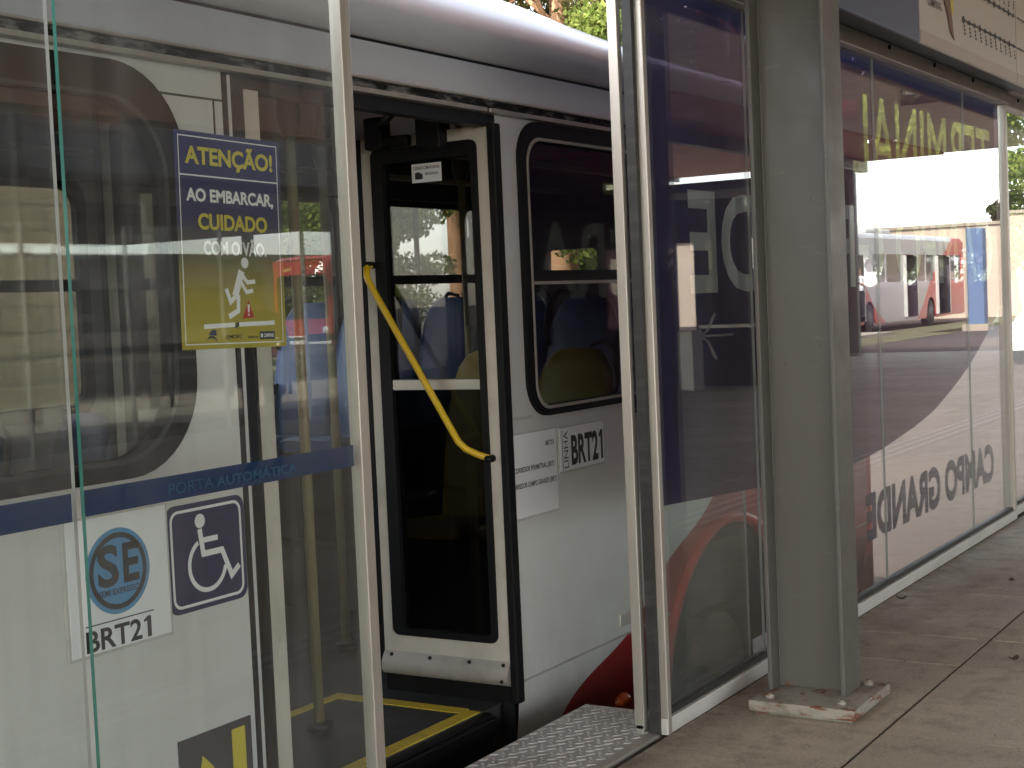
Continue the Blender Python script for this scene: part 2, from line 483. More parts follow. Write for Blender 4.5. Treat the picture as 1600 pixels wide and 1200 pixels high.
def brick_mat():
    m, t, b = nodemat("tan_block_wall")
    br = N(t, "ShaderNodeTexBrick")
    mp = N(t, "ShaderNodeMapping")
    tc = N(t, "ShaderNodeTexCoord")
    mp.inputs["Rotation"].default_value = (R(90), 0, 0)
    t.links.new(tc.outputs["Object"], mp.inputs[0])
    t.links.new(mp.outputs[0], br.inputs["Vector"])
    br.inputs["Color1"].default_value = (0.62, 0.46, 0.28, 1)
    br.inputs["Color2"].default_value = (0.55, 0.41, 0.26, 1)
    br.inputs["Mortar"].default_value = (0.40, 0.30, 0.2, 1)
    br.inputs["Scale"].default_value = 1.0
    br.inputs["Brick Width"].default_value = 1.1
    br.inputs["Row Height"].default_value = 0.45
    br.inputs["Mortar Size"].default_value = 0.03
    t.links.new(br.outputs[0], b.inputs["Base Color"])
    b.inputs["Roughness"].default_value = .85
    return m
M['block'] = brick_mat()

def leaf_mat(name, c0, c1, tr=0.45):
    m, t, b = nodemat(name)
    t.nodes.remove(b)
    out = t.nodes["Material Output"]
    g = N(t, "ShaderNodeNewGeometry")
    c = mixc(t, g.outputs["Random Per Island"], c4(c0), c4(c1))
    df = N(t, "ShaderNodeBsdfDiffuse")
    tl = N(t, "ShaderNodeBsdfTranslucent")
    t.links.new(c, df.inputs[0])
    t.links.new(c, tl.inputs[0])
    mx = N(t, "ShaderNodeMixShader")
    mx.inputs[0].default_value = tr
    t.links.new(df.outputs[0], mx.inputs[1])
    t.links.new(tl.outputs[0], mx.inputs[2])
    t.links.new(mx.outputs[0], out.inputs[0])
    return m
M['leaf_olive'] = leaf_mat("olive_leaves", (0.06, 0.065, 0.025), (0.16, 0.135, 0.05))
M['leaf_green'] = leaf_mat("bright_green_leaves", (0.10, 0.145, 0.03), (0.20, 0.22, 0.06))
M['leaf_dark'] = leaf_mat("dark_green_leaves", (0.025, 0.04, 0.015), (0.06, 0.08, 0.03), .25)
M['leaf_mid'] = leaf_mat("mid_green_leaves", (0.06, 0.10, 0.03), (0.13, 0.17, 0.05))

# ------------------------------------------------------------------ object helpers
def tag(o, label=None, cat=None, group=None, kind=None):
    if label: o['label'] = label
    if cat: o['category'] = cat
    if group: o['group'] = group
    if kind: o['kind'] = kind
    return o

def thing(name, loc, label, cat, group=None):
    o = bpy.data.objects.new(name, None)
    o.empty_display_size = .2
    o.location = loc
    COL.objects.link(o)
    return tag(o, label, cat, group, 'thing')

def root_of(o):
    while o.parent:
        o = o.parent
    return o

def copy_tree(o, parent=None):
    c = o.copy()
    COL.objects.link(c)
    c.parent = parent
    for ch in list(o.children):
        copy_tree(ch, c)
    return c

class MB:
    """collects shapes, then links them as ONE mesh object"""
    def __init__(s):
        s.v, s.f, s.mi, s.sm = [], [], [], []
        s.m = 0
        s.smooth = False
    def add(s, vs, fs):
        o = len(s.v)
        s.v += [tuple(p) for p in vs]
        for f in fs:
            s.f.append(tuple(i + o for i in f))
            s.mi.append(s.m)
            s.sm.append(s.smooth)
        return s
    def box(s, x0, x1, y0, y1, z0, z1):
        V = [(x0, y0, z0), (x1, y0, z0), (x1, y1, z0), (x0, y1, z0), (x0, y0, z1), (x1, y0, z1), (x1, y1, z1), (x0, y1, z1)]
        return s.add(V, [(0, 3, 2, 1), (4, 5, 6, 7), (0, 1, 5, 4), (1, 2, 6, 5), (2, 3, 7, 6), (3, 0, 4, 7)])
    def rod(s, a, b, r, n=10, r2=None):
        return s.tube([a, b], [r, r if r2 is None else r2], n)
    def tube(s, pts, r, n=10, closed=False):
        pts = [Vector(p) for p in pts]
        if not hasattr(r, '__len__'):
            r = [r] * len(pts)
        k = len(pts)
        vs, fs = [], []
        prev = None
        for i, p in enumerate(pts):
            if closed:
                d = pts[(i + 1) % k] - pts[i - 1]
            else:
                d = pts[min(i + 1, k - 1)] - pts[max(i - 1, 0)]
            d.normalize()
            if prev is None:
                a = Vector((0, 0, 1)) if abs(d.z) < .9 else Vector((1, 0, 0))
                x = d.cross(a).normalized()
            else:
                x = (prev - d * prev.dot(d)).normalized()
            prev = x
            y = d.cross(x)
            for j in range(n):
                t = 2 * math.pi * j / n
                vs.append(p + (x * math.cos(t) + y * math.sin(t)) * r[i])
        for i in range(k if closed else k - 1):
            for j in range(n):
                a = i * n + j
                b = i * n + (j + 1) % n
                i2 = (i + 1) % k
                fs.append((a, b, i2 * n + (j + 1) % n, i2 * n + j))
        if not closed:
            fs.append(tuple(range(n))[::-1])
            fs.append(tuple((k - 1) * n + j for j in range(n)))
        sm = s.smooth
        s.smooth = True
        s.add(vs, fs)
        s.smooth = sm
        return s
    def ball(s, c, r, nu=12, nv=8, sx=1, sy=1, sz=1):
        vs, fs = [], []
        for i in range(nv + 1):
            ph = math.pi * i / nv
            for j in range(nu):
                t = 2 * math.pi * j / nu
                vs.append((c[0] + r * sx * math.sin(ph) * math.cos(t), c[1] + r * sy * math.sin(ph) * math.sin(t), c[2] + r * sz * math.cos(ph)))
        for i in range(nv):
            for j in range(nu):
                fs.append((i * nu + j, (i + 1) * nu + j, (i + 1) * nu + (j + 1) % nu, i * nu + (j + 1) % nu))
        sm = s.smooth
        s.smooth = True
        s.add(vs, fs)
        s.smooth = sm
        return s
    def loft(s, secs, closed=False):
        n = len(secs[0])
        vs = [p for sc in secs for p in sc]
        fs = []
        for i in range(len(secs) - 1):
            for j in range(n if closed else n - 1):
                fs.append((i * n + j, i * n + (j + 1) % n, (i + 1) * n + (j + 1) % n, (i + 1) * n + j))
        return s.add(vs, fs)
    def plate(s, loops, fn, t, edges=None):
        """flat plate with holes; loops are (u, v) outlines, fn(u, v, w) places a point, w runs 0..t"""
        segs, pts = [], []
        for lp in loops:
            o = len(pts)
            pts += [Vector(p) for p in lp]
            segs += [(o + i, o + (i + 1) % len(lp)) for i in range(len(lp))]
        if edges:
            o = len(pts)
            pts += [Vector(p) for p in edges[0]]
            segs += [(a + o, b + o) for a, b in edges[1]]
        V, E, F, *_ = delaunay_2d_cdt(pts, segs, [], 0, 1e-6)
        A = np.array([[*pts[a], *pts[b]] for a, b in segs])
        tri = []
        for f in F:
            cx = sum(V[i][0] for i in f) / 3
            cy = sum(V[i][1] for i in f) / 3
            y1, y2 = A[:, 1], A[:, 3]
            c = (y1 > cy) != (y2 > cy)
            with np.errstate(divide='ignore', invalid='ignore'):
                xi = A[:, 0] + (cy - y1) / (y2 - y1) * (A[:, 2] - A[:, 0])
            if int(np.sum(c & (xi > cx))) % 2:
                tri.append(tuple(f))
        s.add([fn(v[0], v[1], 0) for v in V], tri)
        if t:
            s.add([fn(v[0], v[1], t) for v in V], [f[::-1] for f in tri])
            for a, b in segs:
                p, q = pts[a], pts[b]
                s.add([fn(p[0], p[1], 0), fn(q[0], q[1], 0), fn(q[0], q[1], t), fn(p[0], p[1], t)], [(0, 1, 2, 3)])
        return s
    def build(s, name, m, parent=None, bevel=0, world=True, autosmooth=False):
        me = bpy.data.meshes.new(name)
        off = Vector((0, 0, 0))
        while parent is not None and parent.parent is not None and parent.parent.parent is not None:
            parent = parent.parent          # thing > part > sub-part, no deeper
        if parent is not None and world:
            off = root_of(parent).location
        me.from_pydata([(p[0] - off[0], p[1] - off[1], p[2] - off[2]) for p in s.v], [], s.f)
        ms = m if isinstance(m, (list, tuple)) else [m]
        for q in ms:
            me.materials.append(q)
        me.polygons.foreach_set("material_index", s.mi)
        me.polygons.foreach_set("use_smooth", s.sm)
        bm = bmesh.new()
        bm.from_mesh(me)
        bmesh.ops.recalc_face_normals(bm, faces=bm.faces)
        bm.to_mesh(me)
        bm.free()
        me.update()
        o = bpy.data.objects.new(name, me)
        COL.objects.link(o)
        o.parent = parent
        if bevel:
            md = o.modifiers.new("bevel", 'BEVEL')
            md.width = bevel
            md.segments = 2
            md.limit_method = 'ANGLE'
            md.angle_limit = R(50)
        return o

def rrect(u0, v0, u1, v1, r, n=6):
    if r <= 0:
        return [(u0, v0), (u1, v0), (u1, v1), (u0, v1)]
    P = []
    for cx, cy, a in ((u1 - r, v0 + r, -90), (u1 - r, v1 - r, 0), (u0 + r, v1 - r, 90), (u0 + r, v0 + r, 180)):
        for i in range(n + 1):
            t = R(a + 90 * i / n)
            P.append((cx + r * math.cos(t), cy + r * math.sin(t)))
    return P

def circle(cx, cy, r, n=40):
    return [(cx + r * math.cos(2 * math.pi * i / n), cy + r * math.sin(2 * math.pi * i / n)) for i in range(n)]

_tc = {}
def text2d(s, bold=0.0):
    """flat letter shapes from Blender's built-in font: points, faces, outline edges, bounds"""
    key = (s, bold)
    if key in _tc:
        return _tc[key]
    cu = bpy.data.curves.new("lettering_source", 'FONT')
    cu.body = s
    cu.size = 1
    cu.offset = bold
    cu.resolution_u = 4
    ob = bpy.data.objects.new("lettering_source", cu)
    COL.objects.link(ob)
    dg = bpy.context.evaluated_depsgraph_get()
    me = bpy.data.meshes.new_from_object(ob.evaluated_get(dg))
    bpy.data.objects.remove(ob)
    bm = bmesh.new()
    bm.from_mesh(me)
    bmesh.ops.remove_doubles(bm, verts=bm.verts, dist=1e-5)
    bm.verts.index_update()
    P = [(v.co.x, v.co.y) for v in bm.verts]
    F = [tuple(v.index for v in f.verts) for f in bm.faces]
    E = [tuple(v.index for v in e.verts) for e in bm.edges if len(e.link_faces) == 1]
    bm.free()
    bpy.data.meshes.remove(me)
    xs = [p[0] for p in P]
    ys = [p[1] for p in P]
    _tc[key] = (P, F, E, (min(xs), min(ys), max(xs), max(ys)))
    return _tc[key]

def fit(s, u0, v0, u1, v1, bold=0.0, mirror=False):
    P, F, E, (a, b, c, d) = text2d(s, bold)
    Q = []
    for x, y in P:
        t = (x - a) / (c - a)
        if mirror:
            t = 1 - t
        Q.append((u0 + t * (u1 - u0), v0 + (y - b) / (d - b) * (v1 - v0)))
    return Q, F, E

def put_text(mb, s, u0, v0, u1, v1, fn, w, bold=0.0, mirror=False):
    if s.endswith("21"):          # figure one with a flag, which the built-in font lacks
        d = u1 - u0
        h = v1 - v0
        a = u0 + .865 * d
        t = .062 * d
        mb.plate([[(a + .028 * d, v0), (a + .028 * d + t, v0), (a + .028 * d + t, v1), (a + .034 * d, v1), (a - .025 * d, v1 - .17 * h), (a - .010 * d, v1 - .27 * h), (a + .028 * d, v1 - .20 * h)]], lambda u, v, q: fn(u, v, w), 0)
        s = s[:-1]
        u1 = u0 + .81 * d
    Q, F, E = fit(s, u0, v0, u1, v1, bold, mirror)
    mb.add([fn(x, y, w) for x, y in Q], F)

def XZ(y, sgn=1):
    """plate in the x-z plane at depth y, thickness towards +y (sgn 1) or -y"""
    return lambda u, v, w: (u, y + sgn * w, v)

def stroke(pts, w, cap=.6):
    """outline of a thick polyline with mitred corners"""
    P = [Vector(p) for p in pts]
    P[0] = P[0] + (P[0] - P[1]).normalized() * w * cap
    P[-1] = P[-1] + (P[-1] - P[-2]).normalized() * w * cap
    L, Rr = [], []
    for i, p in enumerate(P):
        d1 = (P[i] - P[i - 1]).normalized() if i else (P[1] - P[0]).normalized()
        d2 = (P[i + 1] - P[i]).normalized() if i < len(P) - 1 else d1
        n1 = Vector((-d1.y, d1.x))
        n2 = Vector((-d2.y, d2.x))
        m = (n1 + n2).normalized()
        k = w / max(.45, m.dot(n1))
        L.append(tuple(p + m * k))
        Rr.append(tuple(p - m * k))
    return L + Rr[::-1]

def arc(cx, cz, r, a0, a1, n):
    return [(cx + r * math.cos(R(a0 + (a1 - a0) * i / n)), cz + r * math.sin(R(a0 + (a1 - a0) * i / n))) for i in range(n + 1)]

exec_order = []
# ================================================================== SETTING
def smooth(x, a, b):
    t = max(0, min(1, (x - a) / (b - a)))
    return t * t * (3 - 2 * t)

def ground_z(x, y):
    lane = -0.95 + 0.85 * smooth(x, 12, 34)
    lane = lane + (-0.1 - lane) * smooth(y, 11, 22)
    if y < -8.6:
        return -0.06 - 0.16 * smooth(x, 36, 50)
    return lane

def make_ground():
    xs = sorted(set([-3000, -1200, -500, -200, -100, -60, -40] + [-30 + 2 * i for i in range(60)] + [90 + 8 * i for i in range(12)] + [200, 260, 350, 500, 800, 1500, 3000]))
    ys = sorted(set([-3000, -1200, -500, -250, -150, -100, -70, -50] + [-40 + 4 * i for i in range(8)] + [-9.2, -8.61, -8.59, -4, 0, 2, 4, 6, 8, 10, 11, 12, 13, 14, 15, 16, 17, 18, 19, 20, 21, 22, 26, 32, 40, 60, 100, 150, 250, 500, 1200, 3000]))
    mb = MB()
    vs = [(x, y, ground_z(x, y)) for y in ys for x in xs]
    n = len(xs)
    mb.smooth = True
    mb.add(vs, [(j * n + i, j * n + i + 1, (j + 1) * n + i + 1, (j + 1) * n + i) for j in range(len(ys) - 1) for i in range(n - 1)])
    tag(mb.build("ground", M['asphalt']), kind='structure')
    # pale concrete pavement beyond the far side of the station
    mb = MB()
    mb.box(-30, 49, -17.2, -10.6, -0.3, 0.0)
    tag(mb.build("pavement", M['concrete']), kind='structure')
    mb = MB()
    mb.box(38, 50, -12.2, -8.7, -0.5, -.10)
    mb.box(50, 72, -12.2, -10.0, -0.5, -.12)
    tag(mb.build("grass_verge", M['grass']), kind='structure')
    mb = MB()
    mb.box(10, 60, 13.5, 60, -1.2, 0.02)
    tag(mb.build("lawn", M['grass']), kind='structure')
make_ground()

XC = [-14.6, -13.19] + [-12.26 + .93 * i for i in range(18)] + [4.88, 5.87, 6.34] + [7.27 + .93 * i for i in range(29)]
XC = sorted(x for x in XC if -15 <= x <= 33.5)
XC = [x for i, x in enumerate(XC) if i == 0 or x - XC[i - 1] > .3] + [33.5]
def make_platform():
    yc = [2.241, 1.59] + [1.59 - .93 * i for i in range(1, 11)] + [-8.56]
    mb = MB()
    mb.box(-15, 33.5, -8.58, 2.30, -1.1, -0.006)
    mb.box(-15, 33.5, 2.30, 2.40, -1.1, -0.06)
    mb.m = 1
    g = .0065
    for a, b in zip(XC[:-1], XC[1:]):
        for c, d in zip(yc[:-1], yc[1:]):
            h = random.uniform(-.0008, .0008)
            mb.box(a + g, b - g, d + g, c - g, -0.02, h)
    tag(mb.build("platform_floor", [M['grout'], M['tile']], bevel=0), kind='structure')
    mb = MB()
    mb.m = 0
    mb.box(-14, 33.2, 0.16, 0.52, -.01, .006)
    mb.m = 1
    for y in (0.22, 0.34, 0.46):
        x = 2.0
        while x < 33:
            mb.box(x, x + .26, y - .018, y + .018, .005, .012)
            x += .31
    tag(mb.build("tactile_path", [M['tactile'], M['tactile_pale']]), kind='structure')
make_platform()

# ================================================================== CANOPY, COLUMNS
def make_canopy():
    r = thing("platform_canopy", (9, -3, 4.4), "wide flat canopy roof over the whole platform, mirrored in the glass", "canopy roof")
    mb = MB()
    mb.box(-15, 33.5, -4.55, 3.22, 4.40, 4.62)
    x = -14.5
    while x < 33.4:           # slat joints of the soffit
        mb.box(x, x + .42, -4.55, 3.21, 4.386, 4.399)
        x += .45
    mb.build("soffit", M['ceiling'], r)
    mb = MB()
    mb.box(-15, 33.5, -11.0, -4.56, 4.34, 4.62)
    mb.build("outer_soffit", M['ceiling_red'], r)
    mb = MB()
    for y in (1.93, -6.35):
        mb.box(-14.9, 33.4, y - .09, y + .09, 4.08, 4.33)
    mb.build("roof_beam", M['column'], r)
    mb = MB()
    mb.box(-15.1, 33.6, 3.225, 3.30, 4.25, 4.75)
    mb.box(-15.1, 33.6, -11.1, -11.01, 4.25, 4.75)
    mb.build("fascia", M['alu_white'], r)
make_canopy()

def make_column():
    c = thing("steel_column", (5.16, 1.93, 0), "grey painted steel H-section column on a rusty bolted base plate in front of the glass", "column", "steel columns of the station")
    mb = MB()
    X0, X1, ya, yb = 5.085, 5.255, 1.785, 2.075
    mb.box(X0, X1, ya, ya + .016, .05, 4.08)
    mb.box(X0, X1, yb - .016, yb, .05, 4.08)
    mb.box(5.164, 5.176, ya + .016, yb - .016, .05, 4.08)
    # weld fillets
    for y in (ya + .016, yb - .016):
        s = 1 if y < 1.9 else -1
        mb.box(5.158, 5.182, min(y, y + s * .006), max(y, y + s * .006), .05, 4.08)
    mb.build("shaft", M['column'], c, bevel=.003)
    mb = MB()
    mb.box(4.93, 5.335, 1.70, 2.09, .012, .05)
    mb.box(4.945, 5.32, 1.715, 2.075, 0.0, .012)
    mb.build("base_plate", M['base_plate'], c, bevel=.004)
    for x, y in ((4.985, 2.03), (4.985, 1.765), (5.285, 2.03), (5.285, 1.765)):
        b = MB()
        b.tube([(x, y, .05), (x, y, .063)], .018, 6)
        b.tube([(x, y, .063), (x, y, .069)], .010, 8)
        b.build("bolt", M['base_plate'], c)
    return c
col0 = make_column()
for x, y, lb in ((14.3, 1.93, "grey steel column of the near row further along the glass partition"),
                 (14.3, -6.35, "grey steel column across the platform, mirrored in the sliding door glass"),
                 (32.3, -6.35, "dark column at the far corner of the platform, mirrored in the purple film"),
                 (23.3, -8.0, "steel column across the platform beside the dark ticket booth"),
                 (23.3, 1.93, "distant grey column in the near row before the platform end")):
    c = copy_tree(col0)
    c.location = (x, y, 0)
    tag(c, lb)

# ================================================================== GLASS FACADE
GY0, GY1 = 2.264, 2.274
def pane(x0, x1, z0, z1, y0, y1, parent, m='glass', label=None, edge='pale_edge'):
    mb = MB()
    V = [(x0, y0, z0), (x1, y0, z0), (x1, y1, z0), (x0, y1, z0), (x0, y0, z1), (x1, y0, z1), (x1, y1, z1), (x0, y1, z1)]
    mb.add(V, [(0, 1, 5, 4), (2, 3, 7, 6)])
    mb.m = 1
    mb.add(V, [(0, 3, 2, 1), (4, 5, 6, 7), (1, 2, 6, 5), (3, 0, 4, 7)])
    o = mb.build("pane", [M[m], M[edge]], parent)
    if label: o['label'] = label
    return o

def rail(parent, x0, x1, y=2.27, s=1):
    mb = MB()
    mb.box(x0, x1, y - .032, y + .03, 0.0, .056)
    o = mb.build("bottom_rail", M['alu_white'], parent, bevel=.003)
    mb = MB()
    mb.box(x0 + .03, x1 - .03, y - .016, y + .016, .056, .078)
    mb.build("glazing_gasket", M['gasket_dark'], o)
    mb = MB()
    mb.box(x0, x1, y - .045, y + .04, 2.597, 2.675)
    o2 = mb.build("top_rail", M['alu'], parent, bevel=.004)
    x = x0 + .35
    while x < x1 - .1:
        mb = MB()
        mb.tube([(x, y - .045, 2.655), (x, y - .052, 2.655)], .012, 8)
        mb.build("screw", M['rubber'], o2)
        x += .78

def make_right_partition():
    p = thing("glass_partition", (7.1, 2.27, 0), "tall glass partition with purple film and mirrored yellow lettering, right of the bus door", "glass partition")
    for a, b in ((4.607, 5.5305), (5.5335, 7.1265), (7.1295, 8.7605), (8.7635, 9.655)):
        pane(a, b, .06, 2.60, GY0, GY1, p, 'glass_clear')
    rail(p, 4.575, 9.70)
    mb = MB()
    mb.box(4.578, 4.606, 2.235, 2.30, .0, 2.597)
    mb.build("corner_stile", M['alu'], p, bevel=.003)
    mb = MB()
    mb.box(4.552, 4.576, 2.262, 2.296, .0, 2.597)
    mb.build("rubber_seal", M['gasket_dark'], p)
    mb = MB()
    mb.box(9.656, 9.70, 2.24, 2.30, .056, 2.597)
    mb.build("end_stile", M['alu'], p, bevel=.003)
    # film with the letters cut out
    fx = 9.62
    low = [(4.61, .778), (5.63, .722), (6.65, .682), (7.13, .712), (7.664, .768), (8.02, .82), (8.28, .88), (8.58, .96), (8.84, 1.042), (9.05, 1.12), (9.23, 1.194), (9.36, 1.25), (9.48, 1.305), (fx, 1.39)]
    outline = low + [(fx, 2.50), (4.61, 2.545)]
    words = [("TERMINAL", 6.83, 2.03, 9.40, 2.415, .012), ("CAMPO GRANDE", 4.98, 1.50, 9.40, 1.885, .02)]
    pts, seg = [], []
    for s_, a, b, c, d, bo in words:
        Q, F, E = fit(s_, a, b, c, d, bo, True)
        o = len(pts)
        pts += Q
        seg += [(i + o, j + o) for i, j in E]
    yf = 2.277
    mb = MB()
    mb.plate([outline], XZ(yf), 0, (pts, seg))
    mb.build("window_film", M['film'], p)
    mb = MB()
    mb.plate([[(4.61, 2.5449), (fx, 2.4999), (fx, 2.597), (4.61, 2.597)]], XZ(yf), 0)
    mb.build("film_band", M['film_band'], p)
    for (s_, a, b, c, d, bo), mm in zip(words, ('letter_y', 'letter_w')):
        mb = MB()
        put_text(mb, s_, a, b, c, d, XZ(yf), 0.001, bo, True)
        o = mb.build("lettering", M[mm], p)
        o['label'] = "mirrored %s lettering reading %s" % ("yellow" if mm == 'letter_y' else "pale", s_)
    mb = MB()
    put_text(mb, "CAMPO GRANDE", 6.86, .295, 9.30, .525, XZ(yf), 0.001, .05, True)
    o = mb.build("lettering", M['letter_d'], p)
    o['label'] = "mirrored dark lettering reading CAMPO GRANDE near the floor"
make_right_partition()

def make_end_partition():
    p = thing("glass_partition", (12, 2.27, 0), "clear glass partition continuing beyond the end of the purple film", "glass partition")
    for a, b in ((9.78, 11.4), (11.41, 13.0), (13.01, 14.6)):
        pane(a, b, .06, 2.60, GY0 + .03, GY1 + .03, p, 'glass_clear')
    rail(p, 9.715, 14.66, 2.30)
    mb = MB()
    mb.box(9.72, 9.775, 2.28, 2.33, .056, 2.597)
    mb.build("end_stile", M['alu'], p, bevel=.003)
make_end_partition()

def make_left_partition():
    p = thing("glass_partition", (.6, 2.27, 0), "fixed clear glass partition with blue safety stripe at the far left", "glass partition")
    for a, b in ((-3.0, -1.1), (-1.09, .47), (.478, 2.047)):
        pane(a, b, .06, 2.60, GY0, GY1, p)
    rail(p, -3.05, 2.06)
    mb = MB()
    mb.box(-3.0, 2.046, GY1 + .002, GY1 + .003, 1.109, 1.165)
    mb.build("safety_stripe", M['stripe'], p)
make_left_partition()

def make_doors():
    d = thing("sliding_door", (2.6, 2.33, 0), "glass sliding door leaf with blue safety stripe, left of the boarding opening", "sliding door", "sliding door leaves of the platform screen")
    pane(2.124, 3.040, .035, 2.62, 2.325, 2.335, d, edge='glass_edge')
    mb = MB()
    mb.box(3.034, 3.062, 2.312, 2.348, .02, 2.64)
    mb.box(3.062, 3.080, 2.318, 2.342, .02, 2.64)
    mb.build("stile", M['alu'], d, bevel=.002)
    mb = MB()
    mb.box(2.12, 3.08, 2.315, 2.345, .0, .035)
    mb.build("floor_guide", M['alu'], d, bevel=.002)
    mb = MB()
    mb.box(2.126, 3.032, 2.337, 2.338, 1.104, 1.158)
    s = mb.build("safety_stripe", M['stripe'], d)
    mb = MB()
    f = XZ(2.3235)
    put_text(mb, "PORTA", 2.36, 1.118, 2.50, 1.143, f, 0, .0)
    put_text(mb, "AUTOMÁTICA", 2.51, 1.118, 2.79, 1.146, f, 0, .025)
    mb.build("lettering", M['stripe_text'], s)
    e = thing("sliding_door", (5.1, 2.33, 0), "glass sliding door leaf slid open behind the purple film, right of the boarding opening", "sliding door", "sliding door leaves of the platform screen")
    pane(4.586, 5.531, .035, 2.62, 2.325, 2.335, e)
    mb = MB()
    mb.box(4.545, 4.568, 2.312, 2.348, .02, 2.64)
    mb.box(4.568, 4.586, 2.318, 2.342, .02, 2.64)
    mb.build("stile", M['alu'], e, bevel=.002)
    mb = MB()
    mb.box(4.545, 5.531, 2.315, 2.345, .0, .035)
    mb.build("floor_guide", M['alu'], e, bevel=.002)
    mb = MB()
    mb.box(4.59, 5.455, 2.337, 2.338, 1.104, 1.158)
    mb.build("safety_stripe", M['stripe'], e)
make_doors()

def make_header():
    h = thing("door_header", (5, 2.3, 2.68), "dark metal header beam running above the glass partitions", "header beam")
    mb = MB()
    mb.box(-3.0, 9.72, 2.16, 2.42, 2.676, 3.05)
    mb.build("beam", M['header'], h, bevel=.004)
    mb = MB()
    mb.box(9.722, 16.0, 2.2, 2.44, 2.676, 2.76)
    mb.build("end_beam", M['alu'], h, bevel=.004)
make_header()

def make_board():
    b = thing("overhead_sign", (6.6, 2.0, 2.6), "long overhead sign board with blue panel and pale route map above the partition", "sign")
    y = 1.985
    mb = MB()
    mb.box(3.4, 6.955, y, y + .018, 2.61, 3.30)
    o = mb.build("blue_panel", M['board_blue'], b, bevel=.003)
    o['label'] = "plain dark blue panel of the sign board"
    mb = MB()
    mb.box(6.962, 8.86, y, y + .018, 2.61, 3.30)
    w = mb.build("route_panel", M['board_white'], b, bevel=.003)
    mb = MB()
    mb.box(8.867, 12.0, y, y + .018, 2.61, 3.30)
    mb.build("route_panel", M['board_white'], b, bevel=.003)
    mb = MB()
    mb.box(6.965, 8.857, y - .003, y, 2.615, 2.672)
    mb.box(8.87, 11.99, y - .003, y, 2.615, 2.672)
    mb.build("lower_strip", M['board_strip'], b)
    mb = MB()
    mb.box(3.42, 11.98, y + .019, 2.13, 2.65, 3.29)  # dark box added to stand for the shade under the board
    mb.build("underside_shade", M['header'], b)
    # emblem: dark swoosh bridge, green and yellow bands
    f = XZ(y - .004, -1)
    def sw(pts):
        return pts
    top = [(7.02, 2.90), (7.10, 2.945), (7.20, 2.95), (7.29, 2.92), (7.36, 2.87), (7.42, 2.80), (7.47, 2.72)]
    bot = [(7.53, 2.69), (7.50, 2.78), (7.46, 2.86), (7.40, 2.925), (7.31, 2.975), (7.20, 2.995), (7.10, 2.985), (7.02, 2.94)]
    mb = MB()
    mb.plate([top + bot], f, .002)
    mb.build("emblem_bridge", M['pbrown'], w)
    mb = MB()
    mb.plate([[(7.33, 2.985), (7.41, 2.945), (7.475, 2.875), (7.50, 2.80), (7.535, 2.83), (7.535, 3.05), (7.33, 3.05)]], f, .001)
    mb.build("emblem_yellow", M['pyellow'], w)
    mb = MB()
    mb.plate([[(7.39, 3.0), (7.46, 2.955), (7.536, 2.88), (7.536, 3.06), (7.30, 3.06)]], XZ(y - .0065, -1), .001)
    mb.build("emblem_green", M['pgreen'], w)
    mb = MB()
    put_text(mb, "BRT", 7.09, 2.862, 7.17, 2.912, f, .001, .01)
    put_text(mb, "CAMPINAS", 7.09, 2.80, 7.32, 2.84, f, .001, .01)
    mb.build("lettering", M['pgrey'], w)
    mb = MB()
    for z0, xa, ph in ((2.815, 7.72, 0), (2.985, 7.72, 1)):
        mb.box(xa, 8.84, y - .005, y - .004, z0 - .004, z0 + .004)
        x = xa
        i = 0
        while x < 8.8:
            mb.plate([circle(x, z0, .014 if i % 3 else .019, 12)], f, .001)
            s = -1 if (i % 4 or ph == 0) else 1
            for k in range(3):
                zz = z0 + s * (.035 + .018 * k) if ph == 0 else z0 + (.035 + .018 * k)
                mb.box(x + .006 * k, x + .006 * k + .02, y - .005, y - .004, zz, zz + .011)
            x += .107
            i += 1
        mb.box(8.88, 11.5, y - .005, y - .004, z0 - .004, z0 + .004)
    mb.build("route_line", M['pgrey'], w)
    for x in (4.2, 7.5, 10.8):
        mb = MB()
        mb.box(x, x + .04, 2.03, 2.07, 3.30, 4.39)
        mb.build("hanger", M['column'], b)
make_board()

